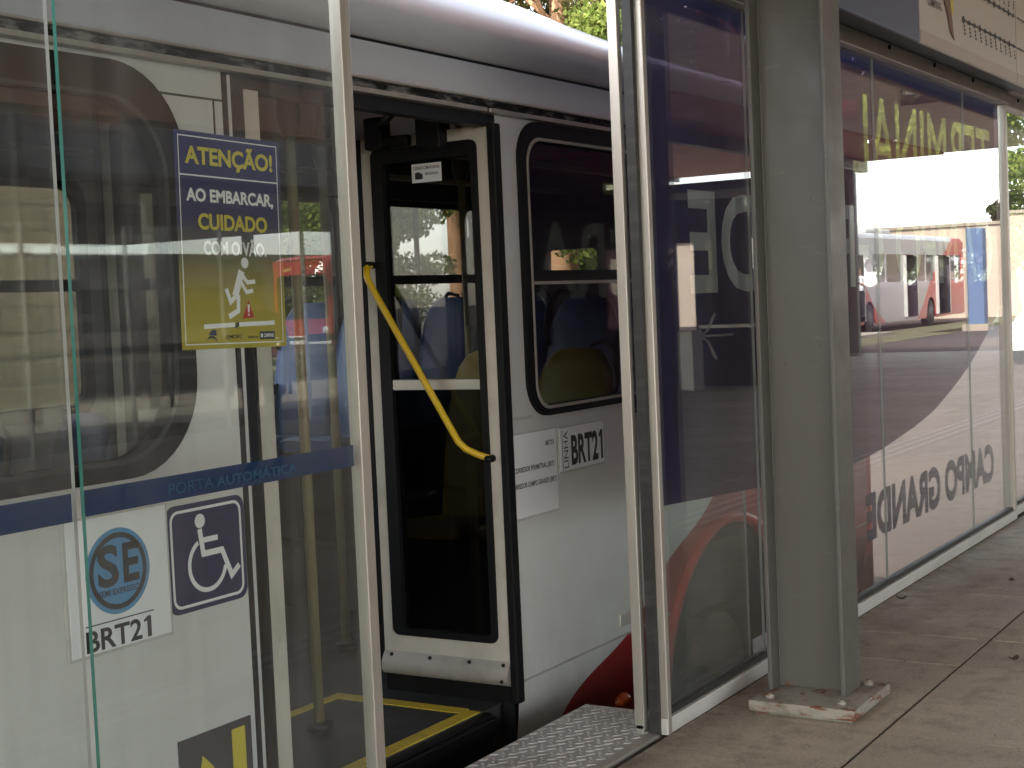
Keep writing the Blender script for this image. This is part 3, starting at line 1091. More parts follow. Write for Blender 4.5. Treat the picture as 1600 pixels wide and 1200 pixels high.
# ================================================================== POSTER ON THE DOOR
def make_poster():
    # slightly crooked paper notice stuck inside the sliding door glass; u right, v up, in metres
    p0 = Vector((2.441, 2.3385, 1.428))
    ang = R(-1.2)
    ca, sa = math.cos(ang), math.sin(ang)
    Wd, Ht = .345, .475
    k = 1.02
    def f(u, v, w):
        u2, v2 = u * k, v * k
        return (p0.x + u2 * ca - v2 * sa, p0.y - w, p0.z + u2 * sa + v2 * ca)
    r = thing("warning_poster", tuple(p0), "navy and yellow boarding-gap warning poster taped to the sliding door glass", "poster")
    m, t, b = nodemat("poster_gradient")
    tc = N(t, "ShaderNodeTexCoord")
    sp = N(t, "ShaderNodeSeparateXYZ")
    t.links.new(tc.outputs["Object"], sp.inputs[0])
    rp = N(t, "ShaderNodeMapRange")
    rp.inputs[1].default_value, rp.inputs[2].default_value = 0.0, Ht
    t.links.new(sp.outputs[2], rp.inputs[0])
    cr = N(t, "ShaderNodeValToRGB")
    e = cr.color_ramp.elements
    e[0].position, e[0].color = 0.0, (0.42, 0.34, 0.03, 1)
    e[1].position, e[1].color = 1.0, (0.018, 0.022, 0.12, 1)
    for pp, cc in ((.22, (0.34, 0.28, 0.035, 1)), (.45, (0.11, 0.10, 0.055, 1)), (.62, (0.030, 0.032, 0.10, 1))):
        q = e.new(pp)
        q.color = cc
    t.links.new(rp.outputs[0], cr.inputs[0])
    t.links.new(cr.outputs[0], b.inputs["Base Color"])
    b.inputs["Roughness"].default_value = .4
    mb = MB()
    mb.plate([[(0, 0), (Wd, 0), (Wd, Ht), (0, Ht)]], f, .0008)
    mb.build("sheet", m, r)
    mb = MB()
    g, h = .010, .0125
    mb.plate([[(g, g), (Wd - g, g), (Wd - g, Ht - g), (g, Ht - g)], [(h, h), (Wd - h, h), (Wd - h, Ht - h), (h, Ht - h)]], lambda u, v, w: f(u, v, w + .001), 0)
    mb.plate([[(h, .378), (Wd - h, .378), (Wd - h, .381), (h, .381)]], lambda u, v, w: f(u, v, w + .001), 0)
    mb.build("border", M['pwhite'], r)
    mb = MB()
    for tx, a, b_, c, d, mm in (("ATENÇÃO!", .030, .395, .318, .452, 'pyellow'), ("CUIDADO", .064, .262, .292, .298, 'pyellow'),
                               ("AO EMBARCAR,", .030, .318, .316, .352, 'pwhite'), ("COM O VÃO.", .078, .207, .286, .246, 'pwhite')):
        mb = MB()
        put_text(mb, tx, a, b_, c, d, f, .0012, .033)
        mb.build("lettering", M[mm], r)
    # falling figure, ramp line
    mb = MB()
    F = lambda u, v, w: f(u, v, .0012)
    mb.plate([circle(.210, .192, .0125, 20)], F, 0)
    lay = [.0012]
    def limb(pts, wd):
        lay[0] += .0001
        mb.plate([stroke(pts, wd)], lambda u, v, w: f(u, v, lay[0]), 0)
    limb([(.196, .168), (.176, .122)], .010)
    limb([(.199, .165), (.216, .148), (.240, .150)], .0048)
    limb([(.194, .150), (.212, .126), (.232, .129)], .0046)
    limb([(.178, .118), (.158, .104), (.146, .130)], .0055)
    limb([(.184, .116), (.182, .084), (.154, .072)], .0060)
    limb([(.072, .0495), (.166, .0525)], .005)
    limb([(.186, .053), (.302, .0555)], .005)
    mb.build("falling_figure", M['pwhite'], r)
    mb = MB()
    mb.plate([[(.164, .046), (.178, .046), (.190, .058), (.176, .058)]], F, 0)
    mb.build("gap_mark", M['pgrey'], r)
    mb = MB()
    mb.plate([[(.196, .066), (.236, .068), (.217, .108)]], F, 0)
    tri = mb.build("warning_triangle", M['pred'], r)
    mb = MB()
    mb.plate([[(.2145, .080), (.2195, .080), (.2205, .098), (.2135, .098)]], lambda u, v, w: f(u, v, .0016), 0)
    mb.plate([circle(.217, .0745, .0026, 10)], lambda u, v, w: f(u, v, .0016), 0)
    mb.build("exclamation_mark", M['pwhite'], tri)
    # small emblems along the foot
    mb = MB()
    mb.plate([[(.074, .018), (.084, .028), (.096, .030), (.106, .024), (.112, .015), (.106, .019), (.096, .024), (.084, .023)]], F, 0)
    mb.build("emblem_swoosh", M['pblack'], r)
    for tx, a, b_, c, d in (("(EMDEC", .138, .0195, .192, .0305), ("PREFEITURA", .213, .021, .248, .0265)):
        mb = MB()
        put_text(mb, tx, a, b_, c, d, f, .0012, .025)
        mb.build("lettering", M['pblack'], r)
    mb = MB()
    mb.plate([[(.082, .031), (.108, .029), (.108, .042), (.094, .042)]], F, 0)
    mb.build("emblem_panel", M['navy'], r)
    mb = MB()
    mb.plate([[(.252, .018), (.304, .018), (.304, .036), (.252, .036)]], F, 0)
    q = mb.build("emblem_panel", M['navy'], r)
    mb = MB()
    put_text(mb, "CAMPINAS", .265, .0225, .300, .0315, f, .0016, .03)
    mb.plate([[(.255, .0225), (.262, .0225), (.262, .0315), (.255, .0315)]], lambda u, v, w: f(u, v, .0016), 0)
    mb.build("lettering", M['pwhite'], q)
make_poster()

# ================================================================== BOARDING PLATE
def make_boarding_plate():
    mb = MB()
    z = .004
    mb.box(1.7, 4.81, 2.30, 2.685, -.028, z)
    mb.box(1.7, 4.81, 2.672, 2.685, -.10, -.028)
    # raised lozenges
    mb.m = 0
    def loz(x, y, a):
        L, w = .019, .0058
        c, s = math.cos(a), math.sin(a)
        P = [(-L, 0), (0, -w), (L, 0), (0, w)]
        B = [(x + p * c - q * s, y + p * s + q * c, z) for p, q in P]
        T = [(x + (p * .55) * c - (q * .45) * s, y + (p * .55) * s + (q * .45) * c, z + .0035) for p, q in P]
        mb.add(B + T, [(0, 1, 5, 4), (1, 2, 6, 5), (2, 3, 7, 6), (3, 0, 4, 7), (4, 5, 6, 7)])
    ny = 10
    for i in range(96):
        for j in range(ny):
            x = 1.74 + i * .032
            y = 2.318 + j * .037 + (i % 2) * .0185
            if y < 2.67 and x < 4.79:
                loz(x, y, R(45) if (i + j) % 2 else R(-45))
    o = mb.build("boarding_plate", M['diamond'])
    tag(o, "worn steel checker plate bridging the gap to the bus in the door opening", "floor plate", None, 'thing')
    mb = MB()
    mb.box(1.7, 4.575, 2.262, 2.299, -.02, .007)
    o = mb.build("door_threshold", M['alu'], bevel=.002)
    tag(o, "narrow aluminium threshold strip across the open platform doorway", "threshold", None, 'thing')
make_boarding_plate()

def make_litter():
    for x, y, a, lb in ((7.62, 1.79, .4, "curled dry leaf on the platform floor further from the column"), (7.02, 2.17, 1.9, "tiny dark leaf lying by the rail behind the column"), (6.02, 1.42, 2.6, "small dry leaf nearest the column base plate")):
        mb = MB()
        n = 7
        L, Rr = [], []
        for i in range(n):
            t = i / (n - 1)
            wd = .016 * math.sin(math.pi * (.08 + .9 * t)) * (1 if i else .3)
            zc = .004 + .012 * abs(2 * t - 1) ** 1.5
            px, py = .05 * (t - .5), .006 * math.sin(3 * t)
            for s_, q in ((1, L), (-1, Rr)):
                u, v = px, py + s_ * wd
                q.append((x + u * math.cos(a) - v * math.sin(a), y + u * math.sin(a) + v * math.cos(a), zc + .007))
        mid = [((p[0] + q[0]) / 2, (p[1] + q[1]) / 2, (p[2] + q[2]) / 2 - .006) for p, q in zip(L, Rr)]
        mb.loft([L, mid, Rr])
        tag(mb.build("dry_leaf", M['dry_leaf']), lb, "leaf", "dry leaves on the floor", 'thing')
M['dry_leaf'] = mat("dry_leaf", (0.06, 0.042, 0.025), .8)
make_litter()
# ================================================================== THE WHITE BUS
BY = 2.92            # near side of the body
BF = 5.72            # far side
def make_bus():
    b = thing("city_bus", (2.5, 4.32, -.95), "white and red city bus standing at the platform with its door open", "bus")
    XF, XR = -3.8, 8.9
    arch = arc(6.72, -.37, .77, 0, 180, 24)
    # ---- near side wall, above the crease
    mb = MB()
    cr = .08
    a_hi = [p for p in arch if p[1] >= cr]
    aL = (6.72 - math.sqrt(.77 ** 2 - (cr + .37) ** 2), cr)
    aR = (6.72 + math.sqrt(.77 ** 2 - (cr + .37) ** 2), cr)
    wins_l = [(-3.3, -1.7), (-1.55, 1.2), (1.35, 3.085)]
    wins_r = [(4.868, 6.80), (6.95, 8.62)]
    g = .016
    lo = [(XF, cr), (3.262, cr), (3.262, 2.19), (XF, 2.19)]
    mb.plate([lo] + [rrect(a + g, 1.085 + g, c - g, 2.175 - g, .24, 10) for a, c in wins_l], XZ(BY), .03)
    ro = [(4.735, cr), aL] + a_hi[::-1] + [aR, (XR, cr), (XR, 2.19), (4.735, 2.19)]
    mb.plate([ro] + [rrect(a + g, 1.06 + g, c - g, 2.185 - g, .13, 8) for a, c in wins_r], XZ(BY), .03)
    side = mb.build("body_side", M['body'], b)
    # ---- skirt below the crease, leaning inwards
    mb = MB()
    def skf(u, v, w):
        d = cr - v
        return (u, BY + .004 + .06 * d + .16 * d * d + w, v)
    c2 = cr - .006
    def strip(x0, x1):
        nz = 6
        secs = []
        for i in range(nz + 1):
            v = c2 + (-.62 - c2) * i / nz
            secs.append([skf(x0, v, 0), skf(x1, v, 0)])
        mb.loft(secs)
    strip(XF, 3.262)
    mb.build("skirt", M['body'], b)
    mb = MB()
    nz = 10
    secs = []
    for i in range(nz + 1):
        v = c2 + (-.62 - c2) * i / nz
        e = 6.72 - math.sqrt(max(.77 ** 2 - (v + .37) ** 2, 0.0))
        secs.append([skf(4.735, v, 0), skf(e, v, 0)])
    mb.loft(secs)
    mb.build("skirt", M['body'], b)
    mb = MB()
    strip(7.49, XR)
    secs = []
    for i in range(nz + 1):
        v = c2 + (-.37 - c2) * i / nz
        e = 6.72 + math.sqrt(max(.77 ** 2 - (v + .37) ** 2, 0.0))
        secs.append([skf(e, v, 0), skf(7.49, v, 0)])
    mb.loft(secs)
    mb.build("skirt", M['body'], b)
    mb = MB()
    for x0, x1 in ((XF, 3.26), (4.737, 6.05), (7.39, XR)):
        mb = MB()
        mb.box(x0, x1, BY - .004, BY + .01, cr - .004, cr + .004)
        mb.build("crease_joint", M['leaf_alu'], b)
    for z, x0, x1 in ((1.06, 4.737, 4.90), (1.06, 6.80, 6.95)):
        mb = MB()
        mb.box(x0, x1, BY - .005, BY, z, z + .012)
        mb.build("trim_strip", M['alu_white'], b)
    mb = MB()
    mb.tube([(p[0], BY - .005, p[1]) for p in arc(6.72, -.37, .785, -15, 195, 30)], .028, 8)
    mb.build("wheel_arch", M['red_paint'], b)
    # ---- wheel
    mb = MB()
    mb.tube([(6.72, 3.02, -.39), (6.72, 3.05, -.39), (6.72, 3.30, -.39), (6.72, 3.33, -.39)], [.5, .56, .56, .5], 36)
    w = mb.build("wheel", M['tyre'], b)
    mb = MB()
    mb.tube([(6.72, 3.0, -.39), (6.72, 3.08, -.39)], [.33, .30], 28)
    mb.build("rim", M['rim'], w)
    mb = MB()
    mb.box(5.9, 7.54, 3.36, 3.4, -.9, .45)
    mb.box(5.9, 7.54, 2.96, 3.4, .44, .47)
    mb.build("wheel_housing", M['rubber'], b)
    # ---- windows of the near side
    def window(a, c, z0, z1, r, bar=None, n=10, gw=.085):
        mb = MB()
        mb.plate([rrect(a, z0, c, z1, r, n), rrect(a + gw, z0 + gw * .62, c - gw, z1 - gw * 1.15, max(r - .05, .03), n)], XZ(BY - .016), .05)
        o = mb.build("window", M['rubber'], b, bevel=.006)
        mb = MB()
        mb.plate([rrect(a + gw - .012, z0 + gw * .62 - .012, c - gw + .012, z1 - gw * 1.15 + .012, max(r - .045, .03), n), rrect(a + gw, z0 + gw * .62, c - gw, z1 - gw * 1.15, max(r - .05, .03), n)], XZ(BY - .019), .004)
        mb.build("bright_trim", M['leaf_alu' if bar else 'gasket_dark'], o)
        mb = MB()
        mb.plate([rrect(a + gw - .02, z0 + gw * .62 - .02, c - gw + .02, z1 - gw * 1.15 + .02, max(r - .05, .03), n)], XZ(BY + .012), .006)
        mb.build("pane", M['bus_glass_near' if bar else 'bus_glass'], o)
        if bar:
            mb = MB()
            mb.box(a + gw, c - gw, BY - .004, BY + .012, bar - .028, bar + .02)
            q = mb.build("slide_bar", M['rubber'], o)
            mb = MB()
            mb.box(a + gw, c - gw, BY - .008, BY - .004, bar - .034, bar - .022)
            xm = (a + c) / 2
            mb.build("slide_track", M['leaf_alu'], o)
            mb = MB()
            mb.box(xm - .015, xm + .015, BY, BY + .012, bar + .02, z1 - gw * 1.15)
            mb.build("slide_frame", M['rubber'], o)
        return o
    for a, c in wins_l:
        window(a, c, 1.085, 2.175, .26, None)
    for a, c in wins_r:
        window(a, c, 1.06, 2.185, .145, 1.60, 8, .062)
    # ---- far side wall with its windows
    mb = MB()
    fw = [(-3.4, -1.3), (-1.15, 1.05), (1.2, 3.0), (3.15, 5.05), (5.2, 7.0), (7.15, 8.5)]
    mb.plate([[(XF, -.6), (XR, -.6), (XR, 2.62), (XF, 2.62)]] + [rrect(a, 1.08, c, 2.155, .09, 5) for a, c in fw], XZ(BF - .27), .05)
    mb.build("far_side", [M['interior']], b)
    mb = MB()
    mb.box(XF, XR, BF - .35, BF - .272, 2.16, 2.52)
    mb.build("luggage_cove", M['interior_dark'], b)
    for a, c in fw:
        mb = MB()
        mb.plate([rrect(a - .03, 1.05, c + .03, 2.185, .12, 5), rrect(a + .03, 1.11, c - .03, 2.125, .09, 5)], XZ(BF - .285), .035)
        o = mb.build("window", M['rubber'], b)
        mb = MB()
        mb.plate([rrect(a, 1.08, c, 2.155, .09, 5)], XZ(BF - .255), .006)
        mb.build("pane", M['bus_glass'], o)
        mb = MB()
        mb.box(a, c, BF - .28, BF - .25, 1.645, 1.70)
        mb.box((a + c) / 2 - .015, (a + c) / 2 + .015, BF - .28, BF - .26, 1.70, 2.14)
        mb.build("slide_bar", M['rubber'], o)
    # ---- floor, inner ceiling, ends
    mb = MB()
    mb.box(XF, XR, 3.02, BF - .27, -.30, -.012)
    mb.build("floor", M['busfloor'], b)
    mb = MB()
    mb.box(5.95, XR - .05, 2.98, 4.05, -.012, .30)
    mb.box(5.95, XR - .05, 4.60, BF - .28, -.012, .30)
    mb.build("seat_podium", M['busfloor'], b)
    mb = MB()
    mb.loft([[(XF, y, z), (XR, y, z)] for y, z in ((2.99, 2.34), (3.15, 2.42), (3.5, 2.47), (4.32, 2.5), (5.1, 2.47), (5.3, 2.46))])
    mb.build("inner_ceiling", M['ceiling_cream'], b)
    mb = MB()
    mb.box(XF, XR, 2.975, 3.10, 2.26, 2.36)
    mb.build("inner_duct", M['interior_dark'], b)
    mb = MB()
    mb.box(XF, 3.26, BY + .032, BY + .05, -.0, 1.05)
    mb.box(4.74, 5.9, BY + .032, BY + .05, -.0, 1.03)
    mb.box(5.9, XR, BY + .032, BY + .05, .47, 1.03)
    mb.build("inner_panel", M['interior'], b)
    mb = MB()
    mb.plate([[(BY, -.6), (BF - .23, -.6), (BF - .23, 2.62), (BY, 2.62)], rrect(3.2, 1.1, 5.2, 2.3, .15)], lambda u, v, w: (XF + w, u, v), .04)
    mb.build("front_wall", M['body'], b)
    mb = MB()
    mb.plate([[(BY, -.62), (BF - .23, -.62), (BF - .23, 2.62), (BY, 2.62)], rrect(3.55, 1.62, 3.95, 1.84, .03, 3), rrect(4.12, 1.62, 4.52, 1.84, .03, 3), rrect(4.70, 1.62, 5.10, 1.84, .03, 3)], lambda u, v, w: (XR - .04 + w, u, v), .04)
    mb.build("rear_wall", M['red_paint'], b)
    mb = MB()
    mb.plate([[(BY + .06, 0), (BF - .28, 0), (BF - .28, 2.45), (BY + .06, 2.45)], rrect(3.55, 1.62, 3.95, 1.84, .03, 3), rrect(4.12, 1.62, 4.52, 1.84, .03, 3), rrect(4.70, 1.62, 5.10, 1.84, .03, 3)], lambda u, v, w: (XR - .075 + w, u, v), .03)
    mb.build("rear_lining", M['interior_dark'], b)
    mb = MB()
    mb.tube([(XR - .03, BY + .06, z) for z in (-.62, -.2, .2, .8, 1.6, 2.3)], .07, 12)
    mb.build("rear_corner", M['red_paint'], b)
    # ---- roof
    def hump(x):
        return .15 * (1 - smooth(x, 5.0, 6.95))
    secs = []
    for i in range(65):
        x = XF + (XR - XF) * i / 64
        h = hump(x)
        prof = [(2.955, 2.378), (2.925, 2.388), (2.902, 2.415), (2.895, 2.45), (2.905, 2.49), (2.935, 2.535), (2.985, 2.572 + .12 * h), (3.06, 2.592 + .4 * h), (3.16, 2.602 + .75 * h), (3.3, 2.615 + h), (3.45, 2.645 + h), (3.6, 2.672 + h), (3.9, 2.70 + h), (4.32, 2.715 + h)]
        full = prof + [(8.44 - y, z) for y, z in prof[-2::-1]]
        secs.append([(x, y, z) for y, z in full])
    mb = MB()
    mb.smooth = True
    mb.loft(secs)
    mb.build("roof", M['roof'], b)
    mb = MB()
    mb.smooth = True
    mb.loft([[(x, y, z) for y, z in ((2.900, 2.243), (2.912, 2.27), (2.925, 2.31), (2.935, 2.345), (2.94, 2.370))] for x in (XF, XR)])
    mb.build("cornice", M['roof'], b)
    mb = MB()
    mb.box(XF, XR, 2.945, 2.985, 2.366, 2.384)
    mb.build("roof_seam", M['rubber'], b)
    mb = MB()
    for x0, x1 in ((XF, 4.632), (4.652, XR)):
        mb.box(x0, x1, 2.886, 2.93, 2.2335, 2.2425)
        mb.box(x0, x1, 2.888, 2.935, 2.190, 2.206)
    mb.build("drip_rail", M['alu'], b, bevel=.002)
    mb = MB()
    mb.box(XF, XR, 2.906, 2.94, 2.206, 2.2335)
    mb.build("rail_channel", M['rubber_scuffed'], b)
    # ---- doorway
    mb = MB()
    mb.box(3.262, 4.735, 2.925, 2.975, 2.145, 2.19)
    mb.box(3.262, 4.735, 2.985, 3.06, 2.165, 2.33)
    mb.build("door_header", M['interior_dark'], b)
    mb = MB()
    mb.box(3.264, 3.282, BY - .004, BY + .03, -.4, 2.185)
    mb.box(3.300, 3.330, BY + .012, BY + .05, -.2, 2.145)
    mb.build("jamb_seal", M['rubber'], b)
    mb = MB()
    mb.box(3.282, 3.300, BY + .0, BY + .04, -.4, 2.185)
    mb.build("jamb", M['body'], b)
    mb = MB()
    mb.box(4.735, 4.75, BY + .03, 3.0, -.2, 2.19)
    mb.build("jamb", M['interior_dark'], b)
    # ---- step with yellow edges
    mb = MB()
    mb.box(3.34, 4.64, 2.985, 3.02, -.30, -.016)
    mb.box(3.34, 4.64, 2.965, 2.985, -.10, -.03)
    mb.box(3.34, 4.64, 2.965, 2.985, -.30, -.16)
    st = mb.build("door_step", M['rubber'], b, bevel=.008)
    mb = MB()
    zz = -.008
    mb.box(3.36, 4.61, 3.022, 3.085, -.014, zz)
    mb.box(4.565, 4.625, 3.085, 3.70, -.014, zz)
    mb.box(3.36, 4.565, 3.655, 3.70, -.014, zz)
    mb.build("yellow_edging", M['line_yellow'], st)
    # ---- door leaves
    def leaf(x, tk, bar):
        fn = lambda u, v, w: (x + w, u, v)
        mb = MB()
        mb.plate([[(2.925, .17), (3.50, .17), (3.50, 2.150), (2.925, 2.150)], rrect(2.972, .235, 3.452, 2.105, .03, 4)], fn, tk)
        o = mb.build("door_leaf", M['leaf'], b, bevel=.003)
        mb = MB()
        mb.plate([rrect(2.972, .235, 3.452, 2.105, .03, 4), rrect(3.0, .262, 3.40, 2.05, .02, 4)], lambda u, v, w: (x - .008 + w, u, v), tk + .016)
        mb.build("gasket", M['rubber'], o, bevel=.004)
        mb = MB()
        mb.plate([[(2.99, 1.206), (3.42, 1.206), (3.42, 2.09), (2.99, 2.09)]], lambda u, v, w: (x + tk * .4 + w, u, v), .005)
        mb.build("upper_pane", M['door_glass'], o)
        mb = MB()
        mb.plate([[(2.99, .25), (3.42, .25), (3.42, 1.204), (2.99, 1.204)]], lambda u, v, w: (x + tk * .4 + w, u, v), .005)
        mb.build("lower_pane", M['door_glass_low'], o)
        mb = MB()
        mb.box(x - .004, x + tk, 3.0, 3.40, 1.185, 1.225)
        mb.build("mid_rail", M['alu'], o, bevel=.002)
        mb = MB()
        if bar:
            mb.box(x - .006, x + tk + .006, 2.893, 2.925, .015, 2.155)
        mb.box(x - .003, x + tk + .003, 3.50, 3.528, .10, 2.15)
        mb.build("edge_seal", M['rubber'], o, bevel=.004)
        if not bar:      # folded leaf: its pale closing edge faces the platform
            mb = MB()
            mb.box(3.338, 3.412, 2.912, 2.948, -.02, 2.150)
            mb.build("closing_edge", M['leaf'], o, bevel=.004)
            mb = MB()
            mb.box(3.322, 3.337, 2.905, 2.94, -.02, 2.150)
            mb.build("edge_seal", M['rubber'], o)
        # kick panel, bulged, with rivets
        mb = MB()
        mb.smooth = True
        mb.loft([[(x + dx, 2.925, z), (x + dx, 3.50, z)] for dx, z in ((.0, .17), (-.012, .155), (-.026, .13), (-.028, .105), (-.018, .085), (.0, .078))])
        mb.smooth = False
        mb.box(x, x + tk, 2.926, 3.499, .078, .17)
        k = mb.build("kick_panel", M['leaf_alu'], o)
        for y, z in ((2.95, .158), (3.10, .158), (3.28, .158), (3.46, .158), (2.95, .10)):
            mb = MB()
            mb.ball((x - .012 if z > .12 else x - .028, y, z), .0075, 8, 6)
            mb.build("rivet", M['black'], k)
        mb = MB()
        mb.box(x + .004, x + tk - .004, 2.925, 3.50, .012, .078)
        mb.build("sweep_rubber", M['rubber'], o)
        if bar:
            mb = MB()
            xb = x - .055
            mb.tube([(x - .012, 3.468, 1.668), (xb + .01, 3.466, 1.655), (xb, 3.458, 1.62), (xb, 3.440, 1.585), (xb, 3.10, 1.035), (xb, 3.075, .995), (xb + .004, 3.045, .968), (xb + .02, 3.0, .945), (x - .012, 2.962, .930)], .013, 12)
            h = mb.build("grab_bar", M['handle_yellow'], o)
            mb = MB()
            for y, z in ((3.468, 1.668), (2.962, .930)):
                mb = MB()
                mb.tube([(x - .04, y, z), (x, y, z)], .014, 10)
                mb.build("bar_bolt", M['rubber'], h)
            mb = MB()
            mb.plate([[(3.13, 1.965), (3.265, 1.965), (3.265, 2.035), (3.13, 2.035)]], lambda u, v, w: (x - .002, u, v), 0)
            s = mb.build("door_sticker", M['pwhite'], o)
            mb = MB()
            ft = lambda u, v, w: (x - .003, 3.265 - u, 1.965 + v)
            put_text(mb, "CUIDADO COM AS PORTAS", .008, .048, .127, .060, ft, 0, .02)
            put_text(mb, "SEGURANÇA", .06, .024, .122, .036, ft, 0, .02)
            mb.plate([[(.015, .012), (.05, .012), (.05, .03), (.03, .04), (.015, .036)]], ft, 0)
            mb.build("lettering", M['pblack'], s)
            mb = MB()
            mb.plate([[(3.005, 1.42), (3.075, 1.42), (3.075, 1.75), (3.005, 1.75)]], lambda u, v, w: (x + .03 + w, u, v), .001)
            mb.build("paper_notice", M['pgrey'], o)
            mb = MB()
            mb.box(x - .06, x + .01, 3.36, 3.44, 2.10, 2.22)
            mb.box(x - .05, x - .01, 3.25, 3.42, 2.105, 2.145)
            mb.tube([(x - .03, 3.40, 2.18), (x - .10, 3.30, 2.20), (x - .3, 3.12, 2.20)], .016, 8)
            mb.box(x - .05, x + .03, 3.10, 3.21, 2.08, 2.26)
            mb.build("door_arm", M['black'], o, bevel=.008)
        return o
    leaf(4.68, .036, True)
    lf = leaf(3.345, .05, False)
    # ---- plates and stickers on the body
    def sign(name, x0, x1, z0, z1, frame=True, label=None):
        mb = MB()
        mb.box(x0, x1, BY - .010, BY, z0, z1)
        o = mb.build(name, M['alu_white'], b, bevel=.002)
        mb = MB()
        e = .010
        mb.box(x0 + e, x1 - e, BY - .0125, BY - .010, z0 + e, z1 - .004)
        p = mb.build("paper", M['pwhite'], o)
        if label: o['label'] = label
        return o, p
    fs = XZ(BY - .0135, -1)
    fs2 = XZ(BY - .0145, -1)
    o, p = sign("line_sign", 5.078, 5.462, .822, 1.004, label="white line sign reading LINHA BRT21")
    mb = MB()
    put_text(mb, "BRT21", 5.175, .848, 5.452, .968, fs, 0, .035)
    fr = lambda u, v, w: (5.150 - v, BY - .0135, .842 + u)
    put_text(mb, "LINHA", 0, 0, .145, .035, fr, 0, .0)
    mb.box(5.104, 5.107, BY - .0136, BY - .0130, .835, .992)
    mb.build("lettering", M['pblack'], p)
    o, p = sign("route_sign", 4.696, 5.070, .684, 1.010, label="white route sign listing two corridors")
    mb = MB()
    for tx, a, b_, c, d in (("BRT21", 4.975, .948, 5.040, .966), ("CORREDOR PERIMETRAL (BRT)", 4.735, .858, 5.035, .884), ("CORREDOR CAMPO GRANDE (BRT)", 4.715, .798, 5.048, .824)):
        mb = MB()
        put_text(mb, tx, a, b_, c, d, fs, 0, .02)
        mb.build("lettering", M['pblack'], p)
    o, p = sign("service_sign", 2.578, 2.945, .645, 1.004, label="white sign with blue round SE badge over BRT21")
    mb = MB()
    mb.plate([circle(2.755, .853, .112)], fs, 0)
    q = mb.build("round_badge", M['pblue'], p)
    mb = MB()
    mb.plate([circle(2.755, .853, .100), circle(2.755, .853, .086)], fs2, 0)
    put_text(mb, "S", 2.684, .815, 2.757, .925, fs2, 0, .03)
    put_text(mb, "E", 2.772, .818, 2.828, .922, fs2, 0, .03)
    put_text(mb, "SEMI EXPRESSO", 2.684, .793, 2.826, .809, fs2, 0, .015)
    mb.build("badge_lettering", M['pgrey'], q)
    mb = MB()
    mb.box(2.635, 2.872, BY - .0136, BY - .0130, .726, .729)
    put_text(mb, "BRT21", 2.634, .660, 2.872, .716, fs, 0, .022)
    mb.build("lettering", M['pblack'], p)
    # wheelchair sticker
    mb = MB()
    mb.plate([rrect(2.943, .690, 3.258, .988, .035)], XZ(BY - .003), .003)
    o = mb.build("wheelchair_sticker", M['navy'], b)
    mb = MB()
    f3 = XZ(BY - .004)
    mb.plate([rrect(2.958, .704, 3.243, .974, .030), rrect(2.966, .712, 3.235, .966, .024)], f3, 0)
    mb.plate([circle(3.075, .935, .020, 20)], f3, 0)
    def limb(pts, wd, y):
        mb.plate([stroke(pts, wd)], XZ(y), 0)
    limb([(3.0725, .908), (3.082, .842), (3.158, .842), (3.193, .764), (3.222, .785)], .0085, BY - .0043)
    limb([(3.080, .880), (3.138, .880)], .0075, BY - .0046)
    oc, ic = arc(3.098, .812, .079, 118, 348, 26), arc(3.098, .812, .066, 118, 348, 26)
    mb.plate([oc + ic[::-1]], f3, 0)
    mb.build("wheelchair_symbol", M['pwhite'], o)
    # low dark sticker with yellow strokes
    mb = MB()
    mb.box(2.945, 3.240, BY - .003, BY, .092, .347)
    o = mb.build("dark_sticker", M['pgrey'], b)
    mb = MB()
    mb.plate([[(3.156, .10), (3.212, .10), (3.212, .325), (3.156, .325)]], f3, 0)
    mb.plate([[(2.985, .10), (3.035, .10), (3.07, .245), (3.035, .285)]], f3, 0)
    mb.plate([[(3.035, .285), (3.075, .245), (3.154, .10), (3.095, .10)]], XZ(BY - .0045), 0)
    mb.build("yellow_strokes", M['pyellow'], o)
    mb = MB()
    mb.box(5.545, 5.68, BY - .008, BY, .118, .172)
    mb.build("side_reflector", M['reflector'], b, bevel=.003)
    mb = MB()
    mb.ball((5.60, BY + .03, -.205), .05, 14, 8, 1.2, .7, .6)
    mb.build("marker_lamp", M['orange_lens'], b)
    # panel joints of the left body
    mb = MB()
    mb.box(2.80, 3.262, BY - .002, BY, 2.105, 2.111)
    mb.box(3.222, 3.228, BY - .002, BY, 1.95, 2.105)
    mb.build("panel_joint", M['gasket_dark'], b)
    # ---- seats
    def seat(x, y, zf, m, top=.98, handle=1):
        w = .205
        mb = MB()
        mb.smooth = True
        # backrest: leaning slab, narrower rounded head
        prof = [(.00, .40, w), (.02, .48, w * 1.02), (.05, .60, w * 1.02), (.085, .74, w), (.12, .86, w * .93), (.14, .92, w * .80), (.152, .96, w * .62), (.158, .975, w * .36)]
        secs = []
        for dx, h, ww in prof:
            h2 = zf + h * top
            secs.append([(x + dx + .018, y - ww, h2), (x + dx, y - ww * .8, h2), (x + dx - .012, y, h2), (x + dx, y + ww * .8, h2), (x + dx + .018, y + ww, h2), (x + dx + .05, y + ww * .95, h2), (x + dx + .06, y, h2), (x + dx + .05, y - ww * .95, h2)])
        mb.loft(secs, True)
        n = len(secs[0])
        mb.add(secs[-1], [tuple(range(n))])
        # cushion
        secs = []
        for dx, dz, ww in ((.04, .0, w), (-.08, .03, w), (-.25, .045, w), (-.38, .05, w * .97), (-.42, .035, w * .9)):
            zc = zf + .40 * top + dz
            secs.append([(x + dx, y - ww, zc - .01), (x + dx, y - ww * .7, zc), (x + dx, y + ww * .7, zc), (x + dx, y + ww, zc - .01), (x + dx, y + ww * .9, zc - .055), (x + dx, y - ww * .9, zc - .055)])
        mb.loft(secs, True)
